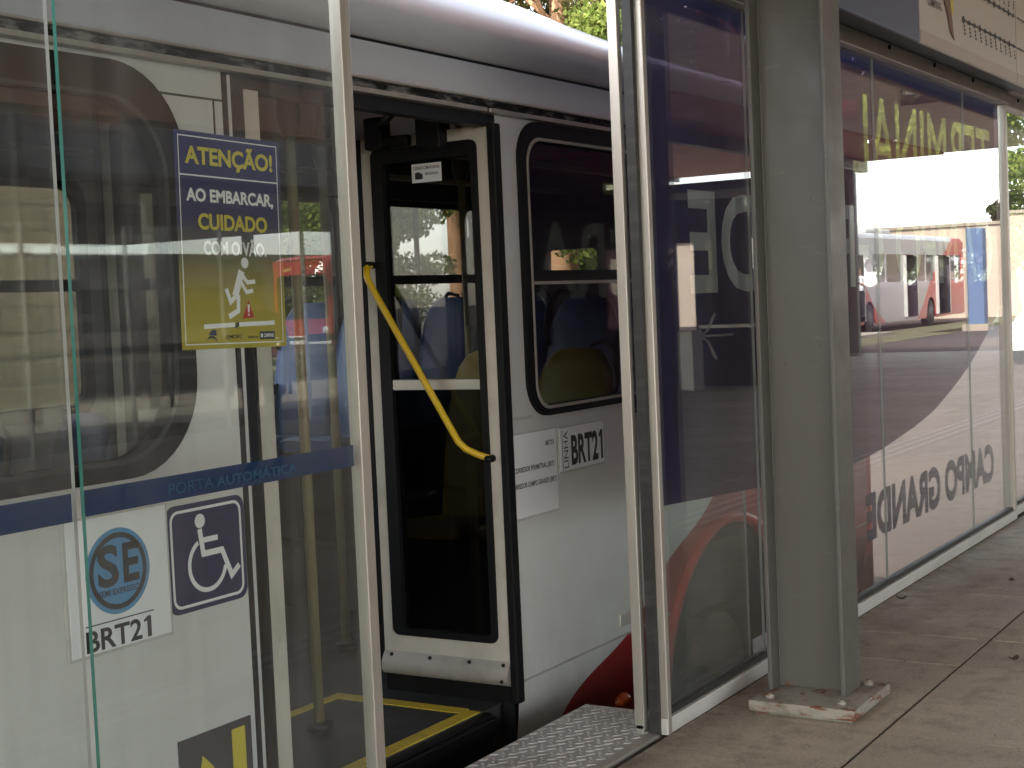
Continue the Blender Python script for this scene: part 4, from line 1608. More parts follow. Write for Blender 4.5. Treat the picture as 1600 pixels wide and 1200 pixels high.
        mb.add(secs[-1], [tuple(range(6))])
        o = mb.build("seat", m, b)
        mb = MB()
        mb.box(x - .22, x - .16, y - .15, y + .15, zf, zf + .36 * top)
        mb.box(x - .38, x, y - .17, y + .17, zf + .34 * top, zf + .37 * top)
        mb.build("seat_base", M['black'], o)
        s = handle
        mb = MB()
        zz = lambda h: zf + h * top
        mb.tube([(x + .10, y + s * w * .92, zz(.78)), (x + .125, y + s * w * 1.06, zz(.86)), (x + .15, y + s * w * 1.0, zz(.955)), (x + .165, y + s * w * .72, zz(1.0)), (x + .168, y + s * w * .35, zz(.985))], [.013, .014, .015, .014, .012], 8)
        mb.build("grab_handle", M['black'], o)
    for k, x in enumerate((1.1, 2.0, 2.9, 3.8, 4.7)):
        seat(x, 4.93, -.012, M['seat_blue'], 1.12, -1)
        seat(x, 5.30, -.012, M['seat_blue'], 1.12, 1)
    for x in (6.35, 7.15, 7.95):
        seat(x, 4.86, .30, M['seat_blue'], 1.28, -1)
        seat(x, 5.27, .30, M['seat_blue'], 1.28, 1)
        seat(x + .25, 3.27, .30, M['seat_blue'], 1.25, -1)
        seat(x + .25, 3.68, .30, M['seat_blue'], 1.25, 1)
    for y in (3.26, 3.72):
        seat(5.72, y, -.012, M['seat_yellow'], 1.33, -1 if y < 3.5 else -1)
    for x in (.6, 1.5, 2.4):
        seat(x, 3.27, -.012, M['seat_blue'], 1.15, 1)
    # ---- grab poles
    for x, y in ((4.16, 3.42), (3.72, 3.62), (2.2, 4.0), (1.35, 4.05), (5.2, 4.1), (6.3, 4.1), (4.9, 3.1)):
        mb = MB()
        mb.tube([(x, y, -.01), (x, y, 2.46)], .019, 10)
        o = mb.build("grab_pole", M['pole'], b)
        mb = MB()
        mb.tube([(x, y, 2.12), (x, y, 2.18), (x, y, 2.3)], [.028, .045, .04], 10)
        mb.tube([(x, y, .0), (x, y, .03)], .05, 12)
        mb.build("pole_fitting", M['black'], o)
    mb = MB()
    for y in (3.9, 4.75):
        mb.tube([(XF + .2, y, 2.2), (XR - .3, y, 2.2)], .017, 8)
    mb.build("ceiling_rail", M['pole'], b)
    mb = MB()
    for x in (1.6, 3.9, 6.4):
        mb.box(x, x + 1.5, 4.2, 4.44, 2.47, 2.49)
    mb.build("ceiling_light", M['pwhite'], b)
make_bus()
# ================================================================== PEOPLE
def make_person(name, loc, rot, label, shirt, trousers, arm_up=False):
    r = thing(name, loc, label, "person")
    V, Ed, Rd = [], [], []
    def chain(pts, rad, start=None):
        last = start
        ids = []
        for p, q in zip(pts, rad):
            V.append(p); Rd.append(q)
            i = len(V) - 1
            if last is not None: Ed.append((last, i))
            last = i
            ids.append(i)
        return ids
    sp = chain([(0, 0, 1.02), (0, .01, 1.15), (0, .0, 1.32), (0, -.01, 1.46), (0, .0, 1.56), (0, .015, 1.62)], [(.155, .11), (.145, .10), (.17, .11), (.15, .095), (.06, .06), (.058, .058)])
    chain([(0, .02, 1.69), (0, .03, 1.77), (0, .02, 1.84)], [(.075, .09), (.082, .10), (.06, .075)], sp[-1])
    for s in (-1, 1):
        chain([(s * .10, 0, .96), (s * .11, .01, .75), (s * .115, .015, .52), (s * .12, -.01, .30), (s * .12, -.02, .10), (s * .125, .05, .055), (s * .13, .15, .04)],
              [(.10, .10), (.088, .088), (.065, .065), (.06, .062), (.045, .05), (.045, .045), (.04, .03)], sp[0])
        if arm_up and s == 1:
            a = chain([(s * .20, 0, 1.45), (s * .25, .06, 1.25), (s * .24, .24, 1.20), (s * .20, .34, 1.26)], [(.062, .062), (.05, .05), (.04, .04), (.028, .034)], sp[3])
            base, d = Vector(V[a[-1]]), Vector((0, .09, .04))
        else:
            a = chain([(s * .20, 0, 1.45), (s * .25, .01, 1.22), (s * .26, .0, 1.15), (s * .27, .05, .93), (s * .27, .07, .87)], [(.062, .062), (.05, .05), (.045, .045), (.032, .032), (.028, .036)], sp[3])
            base, d = Vector(V[a[-1]]), Vector((0, .02, -.10))
        for k, (ln, off) in enumerate(((.75, -.026), (.9, -.009), (.95, .009), (.85, .026))):
            p1 = base + Vector((s * -.004, off, 0)) + d * .55
            chain([tuple(p1), tuple(p1 + d * ln * .45 + Vector((-s * .006, 0, 0))), tuple(p1 + d * ln * .85 + Vector((-s * .018, 0, 0)))], [(.010, .010), (.009, .009), (.008, .008)], a[-1])
        chain([tuple(base + Vector((-s * .01, .034, 0)) + d * .2), tuple(base + Vector((-s * .02, .05, 0)) + d * .6)], [(.012, .012), (.009, .009)], a[-1])
    me = bpy.data.meshes.new(name)
    me.from_pydata(V, Ed, [])
    o = bpy.data.objects.new(name, me)
    COL.objects.link(o)
    sk = o.modifiers.new("skin", 'SKIN')
    for i, q in enumerate(Rd):
        me.skin_vertices[0].data[i].radius = q
    me.skin_vertices[0].data[0].use_root = True
    ss = o.modifiers.new("sub", 'SUBSURF')
    ss.levels = 2; ss.render_levels = 2
    dg = bpy.context.evaluated_depsgraph_get()
    m2 = bpy.data.meshes.new_from_object(o.evaluated_get(dg))
    bpy.data.objects.remove(o)
    m2.materials.clear()
    for q in (M['skin'], M[shirt], M[trousers], M['black']):
        m2.materials.append(q)
    for p in m2.polygons:
        c = p.center
        p.use_smooth = True
        far = abs(c.x) > .18 and c.z < 1.16 or (arm_up and c.y > .18 and c.z > 1)
        if c.z < .085: p.material_index = 3
        elif c.z < 1.0 and not (abs(c.x) > .215): p.material_index = 2
        elif c.z < 1.52 and not far: p.material_index = 1
        else: p.material_index = 0
    body = bpy.data.objects.new("body", m2)
    COL.objects.link(body)
    body.parent = r
    mb = MB()
    mb.ball((0, .0, 1.80), .105, 16, 10, .86, 1.02, .92)
    hd = mb.build("hair", M['hair'], r, world=False)
    mb = MB()
    mb.ball((0, .118, 1.755), .016, 8, 6, .8, 1.2, 1.3)
    for s in (-1, 1):
        mb.ball((s * .088, .02, 1.76), .022, 8, 6, .4, .8, 1.3)
    mb.build("face", M['skin'], r, world=False)
    mb = MB()
    for s in (-1, 1):
        mb.ball((s * .032, .105, 1.785), .011, 8, 6, 1.2, .6, .7)
    mb.box(-.024, .024, .100, .112, 1.706, 1.712)
    mb.build("eyes", M['hair'], r, world=False)
    r.rotation_euler = (0, 0, rot)
    r.scale = (1.04, 1.04, 1.0)
    return r

make_person("person", (10.85, -4.75, 0), R(75), "person in dark shirt and blue trousers standing across the platform, mirrored beside the poster", 'cloth_dark', 'cloth_blue')

# ================================================================== RED BUSES ACROSS
M['red_body'] = livery("red_bus_livery", [([(0, 5.2), (.25, 4.5), (.7, 3.3), (1.4, 2.3), (2.2, 1.4), (3.5, 1.3)], 'LESS_THAN'), ([(0, 7.4), (.25, 8.0), (.7, 8.9), (1.4, 9.8), (1.9, 10.5), (2.6, 11.9), (3.5, 13.8)], 'GREATER_THAN')],
                       (0.42, 0.40, 0.39), (0.46, 0.022, 0.022), (0, 3.5), (-1, 17))
def make_red_bus():
    b = thing("parked_bus", (52.0, -14.5, -.22), "red and white bus with open doors parked across the road, mirrored in the purple film", "bus", "red and white buses across the road")
    L, Wd, H = 15.4, 2.8, 3.3
    y1 = 1.35
    y0 = y1 - Wd
    doors = [(.45, 1.55), (6.6, 8.1), (11.0, 12.8)]
    wins = [(2.9, 4.35), (4.5, 6.35), (8.3, 9.6), (9.7, 10.85), (13.0, 15.0)]
    fx = lambda u, v, w: (u, y1 - w, v)
    mb = MB()
    out = [(0, .32), (1.55, .32)]
    def arch(c):
        return [(c + .62 * math.cos(R(a)), .5 + .62 * math.sin(R(a))) for a in range(180, -1, -15)]
    out = [(0, .32), (1.7, .32)] + arch(2.4) + [(3.1, .32), (9.5, .32)] + arch(10.3) + [(11.0, .32), (L, .40), (L, H), (0, H)]
    holes = [[(a, .42), (c, .42), (c, 2.75), (a, 2.75)] for a, c in doors if a != 0] + [rrect(a, 1.75, c, 2.75, .08, 3) for a, c in wins]
    mb.plate([out] + holes, fx, .05)
    mb.build("body_side", M['red_body'], b, world=False)
    mb = MB()
    fx2 = lambda u, v, w: (u, y0 + w, v)
    mb.plate([[(0, .32), (L, .32), (L, H), (0, H)]] + [rrect(a, 1.75, a + 2.2, 2.75, .08, 3) for a in (.6, 3.1, 5.6, 8.1, 10.6, 13)], fx2, .05)
    mb.build("far_side", M['red_body'], b, world=False)
    mb = MB()
    fy = lambda u, v, w: (w, u, v)
    mb.plate([[(y0, .32), (y1, .32), (y1, 3.35), (y0, 3.35)], rrect(y0 + .15, 1.25, y1 - .15, 2.85, .2, 5)], fy, .05)
    fr = mb.build("front", M['red_paint'], b, world=False)
    mb = MB()
    mb.plate([rrect(y0 + .13, 1.23, y1 - .13, 2.87, .2, 5)], lambda u, v, w: (.02 + w, u, v), .01)
    mb.build("windscreen", M['bus_glass'], fr, world=False)
    mb = MB()
    mb.smooth = True
    for s in (y0 + .35, y1 - .35):
        mb.ball((-.01, s, .85), .17, 12, 8, .35, 1, .8)
    mb.build("headlights", M['white_paint'], fr, world=False)
    mb = MB()
    mb.box(-.06, .0, y0 + .05, y1 - .05, .34, .66)
    mb.build("bumper", M['white_paint'], fr, world=False, bevel=.03)
    mb = MB()
    mb.box(L - .05, L, y0, y1, .4, H)
    mb.build("rear", M['red_paint'], b, world=False)
    mb = MB()
    mb.smooth = True
    prof = [(y1 + .0, H), (y1 - .05, H + .13), (y1 - .3, H + .2), (0, H + .23), (y0 + .3, H + .2), (y0 + .05, H + .13), (y0, H)]
    mb.loft([[(x, y, z - (.12 if x in (0, L) else 0)) for y, z in prof] for x in (0, .25, 2, 8, 13, L - .25, L)])
    mb.build("roof", M['red_body'], b, world=False)
    mb = MB()
    mb.box(4.5, 7.5, -.8, .6, H + .2, H + .42)
    mb.build("roof_unit", M['alu_white'], b, world=False, bevel=.08)
    mb = MB()
    mb.box(.1, L - .1, y0 + .06, y1 - .06, .36, .44)
    mb.build("floor", M['busfloor'], b, world=False)
    mb = MB()
    for a, c in wins:
        mb.plate([rrect(a - .02, 1.73, c + .02, 2.77, .08, 3)], lambda u, v, w: (u, y1 - .03 - w, v), .008)
    mb.build("windows", M['dark_glass'], b, world=False)
    for a, c in doors[0:]:
        mb = MB()
        for x in (a + .04, c - .06):
            mb.box(x, x + .04, y1 - .5, y1 + .12, .45, 2.7)
        o = mb.build("door", M['dark_glass'], b, world=False)
        mb = MB()
        for x in (a + .02, c - .02):
            mb.box(x - .03, x + .03, y1 - .02, y1 + .13, .45, 2.72)
        mb.build("door_frame", M['alu_white'], o, world=False)
    for c in (2.4, 10.3):
        mb = MB()
        mb.tube([(c, y1 - .35, .5), (c, y1 - .33, .5), (c, y1 - .05, .5), (c, y1 - .02, .5)], [.46, .52, .52, .46], 24)
        w = mb.build("wheel", M['tyre'], b, world=False)
        mb = MB()
        mb.tube([(c, y1 - .03, .5), (c, y1 + .0, .5)], [.28, .25], 18)
        mb.build("rim", M['rim'], w, world=False)
    mb = MB()
    for i in range(9):
        mb.box(2.6 + i * 1.3, 2.7 + i * 1.3, -.9, .9, .45, 1.9)
    mb.build("seats", M['seat_blue'], b, world=False)
    mb = MB()
    mb.tube([(0, y1 - .1, 3.1), (-.35, y1 + .15, 3.0), (-.4, y1 + .2, 2.5)], .03, 6)
    mb.box(-.46, -.34, y1 + .1, y1 + .32, 2.05, 2.55)
    mb.build("mirror", M['black'], b, world=False)
    return b
rb = make_red_bus()
rb.scale = (1.02, 1.0, 1.07)
rb2 = copy_tree(rb)
rb2.location = (45.3, -32.3, -.12)
rb2['label'] = "second red bus parked much further off, mirrored between the poster and the door stile"
make_person("person", (52.9, -13.0, .38), R(100), "person in white shirt and dark trousers stepping off the far red bus", 'cloth_white', 'cloth_dark', True)

# ================================================================== STATION ACROSS THE PLATFORM
def make_opposite():
    p = thing("glass_partition", (13, -8.4, 0), "glass partition with blue stripe along the opposite side of the platform, seen as a reflection", "glass partition")
    for i in range(10):
        x0 = 3.0 + i * 1.63
        if i in (3, 7):
            continue
        pane(x0, x0 + 1.62, .06, 2.60, -8.405, -8.395, p, 'glass_clear')
    mb = MB()
    mb.box(3.0, 7.88, -8.392, -8.390, 1.09, 1.19)
    mb.box(9.53, 14.4, -8.392, -8.390, 1.09, 1.19)
    mb.box(16.05, 19.3, -8.392, -8.390, 1.09, 1.19)
    mb.build("safety_stripe", M['stripe'], p)
    mb = MB()
    for i in range(11):
        x0 = 3.0 + i * 1.63
        mb.box(x0 - .02, x0 + .0, -8.43, -8.37, 0, 2.6)
    mb.build("mullions", M['alu'], p)
    mb = MB()
    mb.box(2.9, 19.4, -8.43, -8.37, 0, .058)
    mb.build("bottom_rail", M['alu_white'], p)
    mb = MB()
    mb.box(2.9, 19.4, -8.5, -8.3, 2.602, 2.85)
    mb.build("top_rail", M['header'], p)
make_opposite()

def make_booth():
    b = thing("ticket_booth", (22.9, -6.2, 0), "dark ticket booth with openings standing across the platform, mirrored in the film", "booth")
    mb = MB()
    fy = lambda u, v, w: (22.6 + w, u, v)
    mb.plate([[(-8.3, 0), (-4.3, 0), (-4.3, 3.0), (-8.3, 3.15)], [(-6.05, .9), (-5.72, .9), (-5.72, 2.35), (-6.05, 2.35)]], fy, .08)
    mb.box(22.68, 24.6, -8.3, -8.22, 0, 3.1)
    mb.box(22.68, 24.6, -4.38, -4.3, 0, .95)
    mb.box(22.68, 24.6, -4.38, -4.3, 2.4, 3.0)
    mb.build("wall", M['interior_dark'], b)
    mb = MB()
    mb.box(22.4, 24.8, -8.5, -4.1, 3.16, 3.3)
    mb.build("roof", M['header'], b)
    mb = MB()
    mb.box(22.45, 22.6, -5.6, -4.5, .95, 1.0)
    mb.build("counter", M['alu'], b)
    t = thing("turnstile", (21.6, -5.3, 0), "metal turnstile with bent arms in front of the dark booth", "turnstile")
    mb = MB()
    mb.box(21.4, 21.8, -5.5, -5.25, 0, .95)
    mb.build("cabinet", M['alu'], t, bevel=.02)
    mb = MB()
    for a in (0, 120, 240):
        mb.tube([(21.6, -5.2, .85), (21.6 + .1 * math.cos(R(a)), -5.05, .85 + .1 * math.sin(R(a))), (21.6 + .45 * math.cos(R(a)), -4.85, .85 + .4 * math.sin(R(a)))], .02, 8)
    mb.build("arms", M['alu'], t)
    e = thing("fire_extinguisher", (21.6, -6.25, 0), "red fire extinguisher on the floor beside the turnstile, mirrored low in the film", "fire extinguisher")
    mb = MB()
    mb.tube([(21.6, -6.25, 0), (21.6, -6.25, .03), (21.6, -6.25, .48), (21.6, -6.25, .56), (21.6, -6.25, .6)], [.1, .11, .11, .07, .03], 16)
    mb.build("cylinder_body", M['red_paint'], e)
    mb = MB()
    mb.box(21.58, 21.62, -6.32, -6.2, .6, .65)
    mb.tube([(21.6, -6.3, .62), (21.6, -6.4, .5), (21.6, -6.38, .2)], .014, 6)
    mb.build("hose", M['black'], e)
make_booth()

def make_exit_sign():
    s = thing("hanging_sign", (12.06, 1.08, 2.95), "small dark hanging sign with a pale arrow below the canopy, mirrored in the film", "sign")
    mb = MB()
    mb.box(12.04, 12.08, .92, 1.24, 2.94, 3.13)
    o = mb.build("panel", M['header'], s)
    mb = MB()
    f = lambda u, v, w: (12.036, u, v)
    mb.plate([[(.96, 3.02), (1.06, 3.02), (1.06, 2.98), (1.11, 3.035), (1.06, 3.09), (1.06, 3.05), (.96, 3.05)]], f, 0)
    mb.build("arrow", M['pwhite'], o)
    for y in (.95, 1.21):
        mb = MB()
        mb.box(12.055, 12.065, y - .005, y + .005, 3.13, 4.385)
        mb.build("hanger", M['header'], s)
make_exit_sign()

def make_far_canopy():
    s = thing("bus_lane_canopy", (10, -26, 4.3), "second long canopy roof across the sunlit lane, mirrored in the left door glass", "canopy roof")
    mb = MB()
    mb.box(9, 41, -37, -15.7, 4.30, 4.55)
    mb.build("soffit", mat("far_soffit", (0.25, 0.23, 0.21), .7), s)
    mb = MB()
    mb.box(8.9, 41.1, -15.69, -15.6, 4.15, 5.7)
    mb.build("fascia", M['header'], s)
    mb = MB()
    mb.box(9.2, 40, -16.6, -16.4, 4.05, 4.29)
    mb.build("roof_beam", M['header'], s)
make_far_canopy()
c = None
for x in (9.6, 15.2, 24.2, 33.2):
    if c is None:
        c = thing("canopy_post", (0, 0, 0), "", "post", "dark posts of the far canopy")
        mb = MB()
        mb.box(-.09, .09, -.09, .09, 0.02, 4.05)
        mb.build("shaft", M['interior_dark'], c, world=False)
        mb = MB()
        mb.box(-.25, .25, -.2, .2, 0, .03)
        mb.build("base_plate", M['interior_dark'], c, world=False)
        p = c
    else:
        p = copy_tree(c)
    p.location = (x, -16.5, 0)
    p['label'] = {9.6: "dark post of the far canopy, nearest the camera", 15.2: "dark post of the far canopy, second along its row", 24.2: "dark post of the far canopy, third along its row", 33.2: "dark post of the far canopy, last before its open end"}[x]
def make_guard_rail():
    s = thing("guard_rail", (14, -13.4, 0), "low metal guard rail along the sunlit lane across the platform", "guard rail")
    mb = MB()
    mb.tube([(3, -13.4, 1.0), (28, -13.4, 1.0)], .03, 8)
    mb.tube([(3, -13.4, .55), (28, -13.4, .55)], .03, 8)
    mb.build("rails", M['header'], s)
    for i in range(9):
        mb = MB()
        mb.tube([(3.2 + 3.07 * i, -13.4, 0), (3.2 + 3.07 * i, -13.4, 1.0)], .035, 8)
        mb.build("post", M['header'], s)
make_guard_rail()

def make_blue_post():
    p = thing("blue_pillar", (50.9, -8.3, 0), "square blue painted pillar standing at the road edge beside the parked red bus", "pillar")
    mb = MB()
    mb.box(50.65, 51.15, -8.6, -8.05, 0, 3.3)
    mb.build("shaft", M['blue_paint'], p, bevel=.02)
    mb = MB()
    mb.box(50.5, 51.3, -8.75, -7.9, -.1, .12)
    mb.build("footing", M['concrete'], p)
make_blue_post()

# ================================================================== BUILDINGS
def make_buildings():
    b = thing("beige_building", (76, -24, 0), "long low beige building with a blue roof edge beyond the parked red bus", "building")
    mb = MB()
    fy = lambda u, v, w: (74 + w, u, v)
    mb.plate([[(-60, -.2), (-7.5, -.2), (-7.5, 4.7), (-12.5, 4.7), (-12.5, 4.25), (-60, 4.25)], [(-11.4, 2.1), (-9.8, 2.1), (-9.8, 3.3), (-11.4, 3.3)]], fy, .3)
    mb.box(74.3, 84, -60, -59.7, -.2, 4.2)
    mb.box(74.3, 84, -7.8, -7.5, -.2, 4.6)
    mb.build("wall", M['beige_wall'], b)
    mb = MB()
    mb.box(73.9, 74.35, -12.6, -7.4, 4.7, 4.85)
    mb.box(73.9, 84, -60, -12.7, 4.25, 4.4)
    mb.build("coping", M['concrete'], b)
    mb = MB()
    mb.loft([[(80, -58, 4.45), (80, -19, 4.45)], [(86, -58, 4.75), (86, -19, 4.75)]])
    mb.box(79.9, 80.05, -58, -19, 4.41, 4.6)
    mb.build("roof", M['blue_paint'], b)
    mb = MB()
    mb.box(74.1, 74.15, -11.4, -9.8, 2.1, 3.3)
    w = mb.build("window", M['dark_glass'], b)
    mb = MB()
    mb.box(73.95, 74.08, -11.5, -9.7, 2.62, 2.78)
    mb.build("window_bar", M['white_paint'], w)
    e = thing("terminal_building", (55, -46, 0), "long low grey-brown terminal building behind the far canopy, mirrored in the left glass", "building")
    mb = MB()
    mb.plate([[(22, -.3), (92, -.3), (92, 4.0), (22, 4.0)]] + [rrect(25 + 6 * i, 1.0, 29 + 6 * i, 2.8, 0) for i in range(11)], lambda u, v, w: (u, -42 - w, v), .3)
    mb.box(22, 92, -52, -51.7, -.3, 4)
    mb.build("wall", mat("grey_brown_render", (0.12, 0.105, 0.09), .85, dirt=(.07, .06, .05), dirt_scale=(.4, .4, .2)), e)
    mb = MB()
    mb.box(21.5, 92.5, -52.3, -41.6, 4.0, 4.25)
    mb.build("roof", M['header'], e)
    for i in range(11):
        mb = MB()
        mb.box(25 + 6 * i, 29 + 6 * i, -42.2, -42.15, 1.0, 2.8)
        mb.build("window", M['dark_glass'], e)
    # block wall building seen through the bus
    c = thing("block_building", (17, 23, 0), "sunlit tan block-walled building seen through the windows of the white bus", "building")
    mb = MB()
    fx = lambda u, v, w: (u, 21 + w, v)
    mb.plate([[(8, -.3), (24.5, -.3), (24.5, 5.5), (8, 5.5)], rrect(9.5, 1.6, 11.3, 3.2, 0), rrect(23, 0, 24, 2.6, 0)], fx, .3)
    mb.box(24.2, 24.5, 21.3, 30, -.3, 5.5)
    mb.build("wall", M['block'], c)
    mb = MB()
    mb.box(7.7, 24.9, 20.6, 30, 5.5, 5.8)
    mb.build("roof", M['concrete'], c)
    mb = MB()
    mb.box(9.5, 11.3, 21.15, 21.2, 1.6, 3.2)
    mb.box(23, 24, 21.15, 21.2, 0, 2.6)
    mb.build("window", M['dark_glass'], c)
    # red house
    d = thing("red_house", (38, 36, 0), "small dark red house with a grey roof among the trees behind the bus", "house")
    mb = MB()
    mb.plate([[(34, -.2), (42, -.2), (42, 5), (34, 5)], rrect(35.5, 1, 37, 2.6, 0), rrect(39, 1, 40.6, 2.6, 0)], lambda u, v, w: (u, 34 + w, v), .3)
    mb.box(34, 34.3, 34.3, 41, -.2, 5)
    mb.build("wall", mat("dark_red_render", (0.28, 0.07, 0.06), .8), d)
    mb = MB()
    mb.loft([[(33.5, 33.4, 4.9), (42.5, 33.4, 4.9)], [(33.5, 37.5, 6.8), (42.5, 37.5, 6.8)], [(33.5, 41.6, 4.9), (42.5, 41.6, 4.9)]])
    mb.build("roof", M['header'], d)
    mb = MB()
    mb.box(35.5, 37, 34.15, 34.2, 1, 2.6)
    mb.box(39, 40.6, 34.15, 34.2, 1, 2.6)
    mb.build("window", M['dark_glass'], d)
    s = thing("orange_sign", (16.7, 12.6, -.5), "small orange road sign on a green post, seen through the open bus door leaf", "sign")
    mb = MB()
    mb.tube([(16.7, 12.6, -.5), (16.7, 12.6, 2.2)], .05, 8)
    mb.build("post", M['leaf_dark'], s)
    mb = MB()
    mb.box(16.55, 16.85, 12.5, 12.54, 1.7, 2.5)
    mb.build("sign_face", mat("orange_sign_paint", (0.7, 0.16, 0.07), .5), s)
make_buildings()

# ================================================================== WHITE CAR
def make_car():
    c = thing("parked_car", (32.5, 6.3, ground_z(32.5, 6.3)), "white car parked on the sunlit road past the end of the glass", "car")
    mb = MB()
    mb.smooth = True
    prof = [(-2.2, .45, .7), (-2.15, .75, .8), (-1.2, .95, .86), (-.7, 1.02, .86), (-.1, 1.05, .86), (1.2, 1.05, .86), (1.9, 1.0, .84), (2.15, .85, .8), (2.2, .5, .74)]
    secs = [[(x, -w, .25), (x, -w * 1.02, .5 * z + .1), (x, -w * .97, z - .06), (x, -w * .8, z), (x, 0, z + .02), (x, w * .8, z), (x, w * .97, z - .06), (x, w * 1.02, .5 * z + .1), (x, w, .25)] for x, z, w in prof]
    mb.loft(secs)
    mb.add(secs[0], [tuple(range(9))])
    mb.add(secs[-1], [tuple(range(9))])
    mb.build("body", M['white_paint'], c, world=False)
    mb = MB()
    mb.loft([[(-.8, y, 1.0), (-.05, y * .85, 1.5), (1.0, y * .85, 1.52), (1.75, y, 1.02)] for y in (-.8, .8)])
    mb.add([(-.8, -.8, 1.0), (-.05, -.68, 1.5), (1.0, -.68, 1.52), (1.75, -.8, 1.02)], [(0, 1, 2, 3)])
    mb.add([(-.8, .8, 1.0), (-.05, .68, 1.5), (1.0, .68, 1.52), (1.75, .8, 1.02)], [(0, 1, 2, 3)])
    mb.build("cabin_glass", M['dark_glass'], c, world=False)
    mb = MB()
    mb.box(-.05, 1.0, -.67, .67, 1.50, 1.54)
    mb.build("roof_panel", M['white_paint'], c, world=False, bevel=.02)
    for x in (-1.35, 1.35):
        for y in (-.8, .8):
            mb = MB()
            mb.tube([(x, y - .1, .32), (x, y + .1, .32)], .32, 18)
            w = mb.build("wheel", M['tyre'], c, world=False)
            mb = MB()
            mb.tube([(x, y - .11, .32), (x, y + .11, .32)], .19, 14)
            mb.build("rim", M['rim'], w, world=False)
    for y in (-.6, .6):
        mb = MB()
        mb.ball((-2.13, y, .68), .12, 10, 6, .5, 1.4, .8)
        mb.build("headlight", M['reflector'], c, world=False)
make_car()

# ================================================================== TREES
def make_tree(h, spread, crown0, leafm, barkm, n, leaf, seed, lean=.04, clumps=16, narrow=False):
    rg = np.random.default_rng(seed)
    r = thing("tree", (0, 0, 0), "", "tree", "trees around the station")
    mb = MB()
    top = Vector((lean * h, rg.uniform(-.03, .03) * h, h * .93))
    pts = [Vector((0, 0, -.3)).lerp(top, i / 7) + Vector((rg.uniform(-.1, .1), rg.uniform(-.1, .1), 0)) * (0 if i == 0 else 1) for i in range(8)]
    r0 = h * .017 + .06
    mb.tube(pts, [r0 * (1 - .85 * i / 7) for i in range(8)], 9)
    cl = []
    for k in range(clumps):
        t = crown0 + (1 - crown0) * (k + .5) / clumps
        p = Vector((0, 0, 0)).lerp(top, t)
        a = k * 2.4 + rg.uniform(-.5, .5)
        wid = spread * (math.sin(math.pi * min(1, (t - crown0) / (1 - crown0) * .8 + .18)) ** .7) * rg.uniform(.45, 1.0)
        q = p + Vector((math.cos(a) * wid, math.sin(a) * wid, rg.uniform(.0, .08) * h))
        mb.tube([p - Vector((0, 0, wid * .5)), (p + q) * .5 + Vector((0, 0, -.05 * wid)), q], [r0 * .4 * (1.1 - t), r0 * .22, .015], 5)
        cl.append((q, spread * rg.uniform(.26, .46)))
        cl.append(((p + q) * .5 + Vector((0, 0, .2)), spread * rg.uniform(.18, .3)))
    mb.build("trunk", M[barkm], r, world=False)
    vs, fs = [], []
    wts = np.array([c[1] ** 2 for c in cl])
    pick = rg.choice(len(cl), n, p=wts / wts.sum())
    d = rg.normal(size=(n, 3))
    d /= np.linalg.norm(d, axis=1)[:, None]
    rad = rg.uniform(0, 1, n) ** .45
    C = np.array([[*c[0]] for c in cl])[pick]
    Rr = np.array([c[1] for c in cl])[pick]
    P = C + d * (rad * Rr)[:, None] * np.array([1, 1, .75])
    a = rg.normal(size=(n, 3)); a /= np.linalg.norm(a, axis=1)[:, None]
    b2 = np.cross(a, rg.normal(size=(n, 3))); b2 /= np.linalg.norm(b2, axis=1)[:, None]
    L = leaf * rg.uniform(.6, 1.3, n)[:, None]
    wd = .34 if narrow else .55
    Q = np.stack([P - a * L, P + b2 * L * wd, P + a * L, P - b2 * L * wd], 1).reshape(-1, 3)
    me = bpy.data.meshes.new("crown")
    F = np.arange(4 * n).reshape(n, 4)
    me.from_pydata(Q.tolist(), [], F.tolist())
    me.materials.append(M[leafm])
    o = bpy.data.objects.new("crown", me)
    COL.objects.link(o)
    o.parent = r
    return r

def plant(src, spots):
    for i, (x, y, rz, sc, lb) in enumerate(spots):
        o = src if i == 0 else copy_tree(src)
        o.location = (x, y, ground_z(x, y) if y > -8 else -.05)
        o.rotation_euler = (0, 0, rz)
        o.scale = (sc,) * 3
        o['label'] = lb

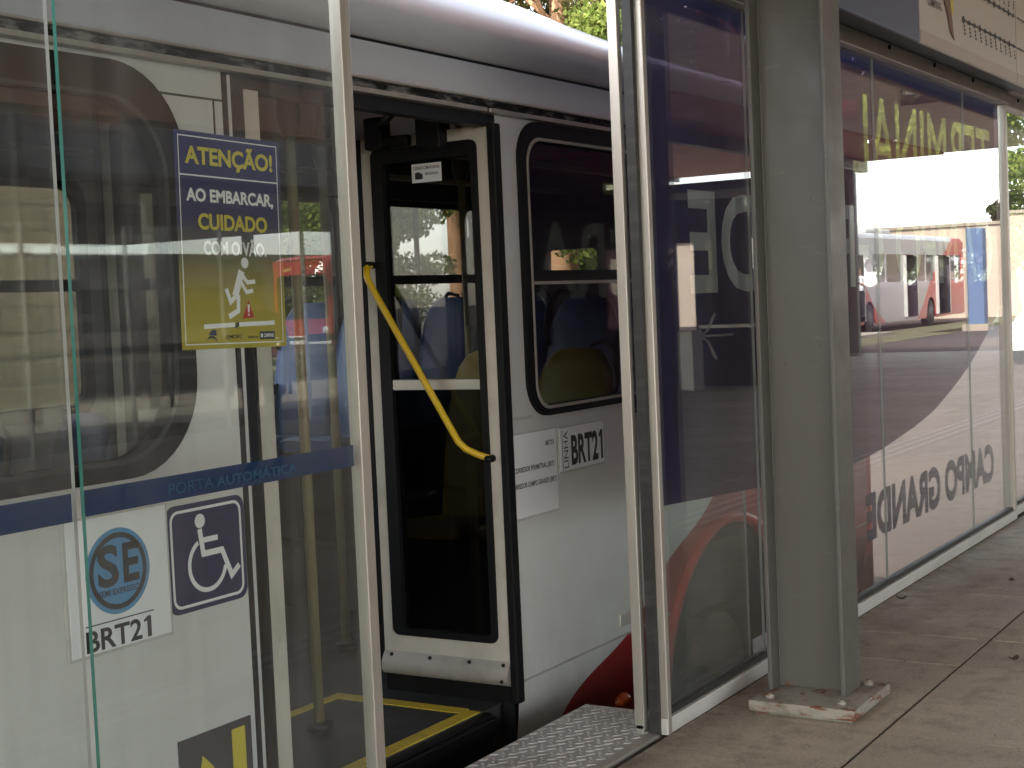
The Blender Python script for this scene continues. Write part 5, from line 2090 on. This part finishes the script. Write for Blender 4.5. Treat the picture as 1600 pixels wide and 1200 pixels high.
euc = make_tree(19, 3.4, .30, 'leaf_olive', 'bark', 15000, .15, 3, .03, 26, True)
plant(euc, [(37.5, 21.3, 0, 1.0, "tall eucalyptus with bare orange trunk above the bus roof, nearest of the tall ones"),
            (40.5, 25.6, 2.1, 1.05, "tall olive-green eucalyptus behind the bus, next to the nearest one"),
            (46, 25.5, 4.0, 1.1, "tall eucalyptus standing further back between the other two"),
            (43, 18.6, 3.1, .95, "slender eucalyptus hidden behind the corner of the purple film"),
            (48, 20.2, 5.0, 1.05, "eucalyptus behind the upper left corner of the purple film"),
            (40.5, 16.3, .7, .9, "eucalyptus behind the first pane of purple film, beside the column"),
            (52, 20.5, 2.7, 1.0, "furthest eucalyptus behind the purple film"),
            (47, 31, 1.2, 1.0, "tall eucalyptus at the far end of the row above the middle of the bus roof")])
gr = make_tree(9.5, 2.6, .25, 'leaf_green', 'bark_grey', 14000, .11, 5, .0, 18)
plant(gr, [(36, 18.4, 0, 1.0, "bright yellow-green bushy tree just above the red end of the bus roof"),
           (43, 9.9, 1, .78, "green tree standing alone beyond the end stile of the glass"),
           (50, 13.8, 2.2, .95, "smaller-looking green tree behind the one past the glass end"),
           (44, 12.3, 3.0, 1.0, "bushy green tree behind the first yellow film letters"),
           (43, 14.6, 5.2, 1.08, "bushy green tree behind the last yellow film letters"),
           (27, 20.5, 3.1, .62, "low green tree seen through the bus windows beside the tan block building"),
           (31, 22.5, 4.4, .7, "green tree seen through the open bus door")])
dk = make_tree(9, 2.4, .2, 'leaf_dark', 'bark_grey', 7000, .22, 9, .02, 18)
plant(dk, [(87, -14.0, 0, 1.08, "dark tree rising behind the beige building, mirrored at the end of the film"),
           (28, -34, 1.3, 1.1, "dark tree across the road, mirrored in the poster"),
           (33, -38, 2.6, 1.2, "larger dark tree across the road behind the first"),
           (14, -33, .6, 1.0, "dark tree across the road, apart from the other two")])
md = make_tree(7, 3.2, .18, 'leaf_mid', 'bark_grey', 7000, .22, 12, .0, 16)
plant(md, [(62, 34, 0, 1.1, "broad mid-green tree far behind the eucalyptus row"),
           (33, 29, 2, .9, "broad mid-green tree before the dark red house")])
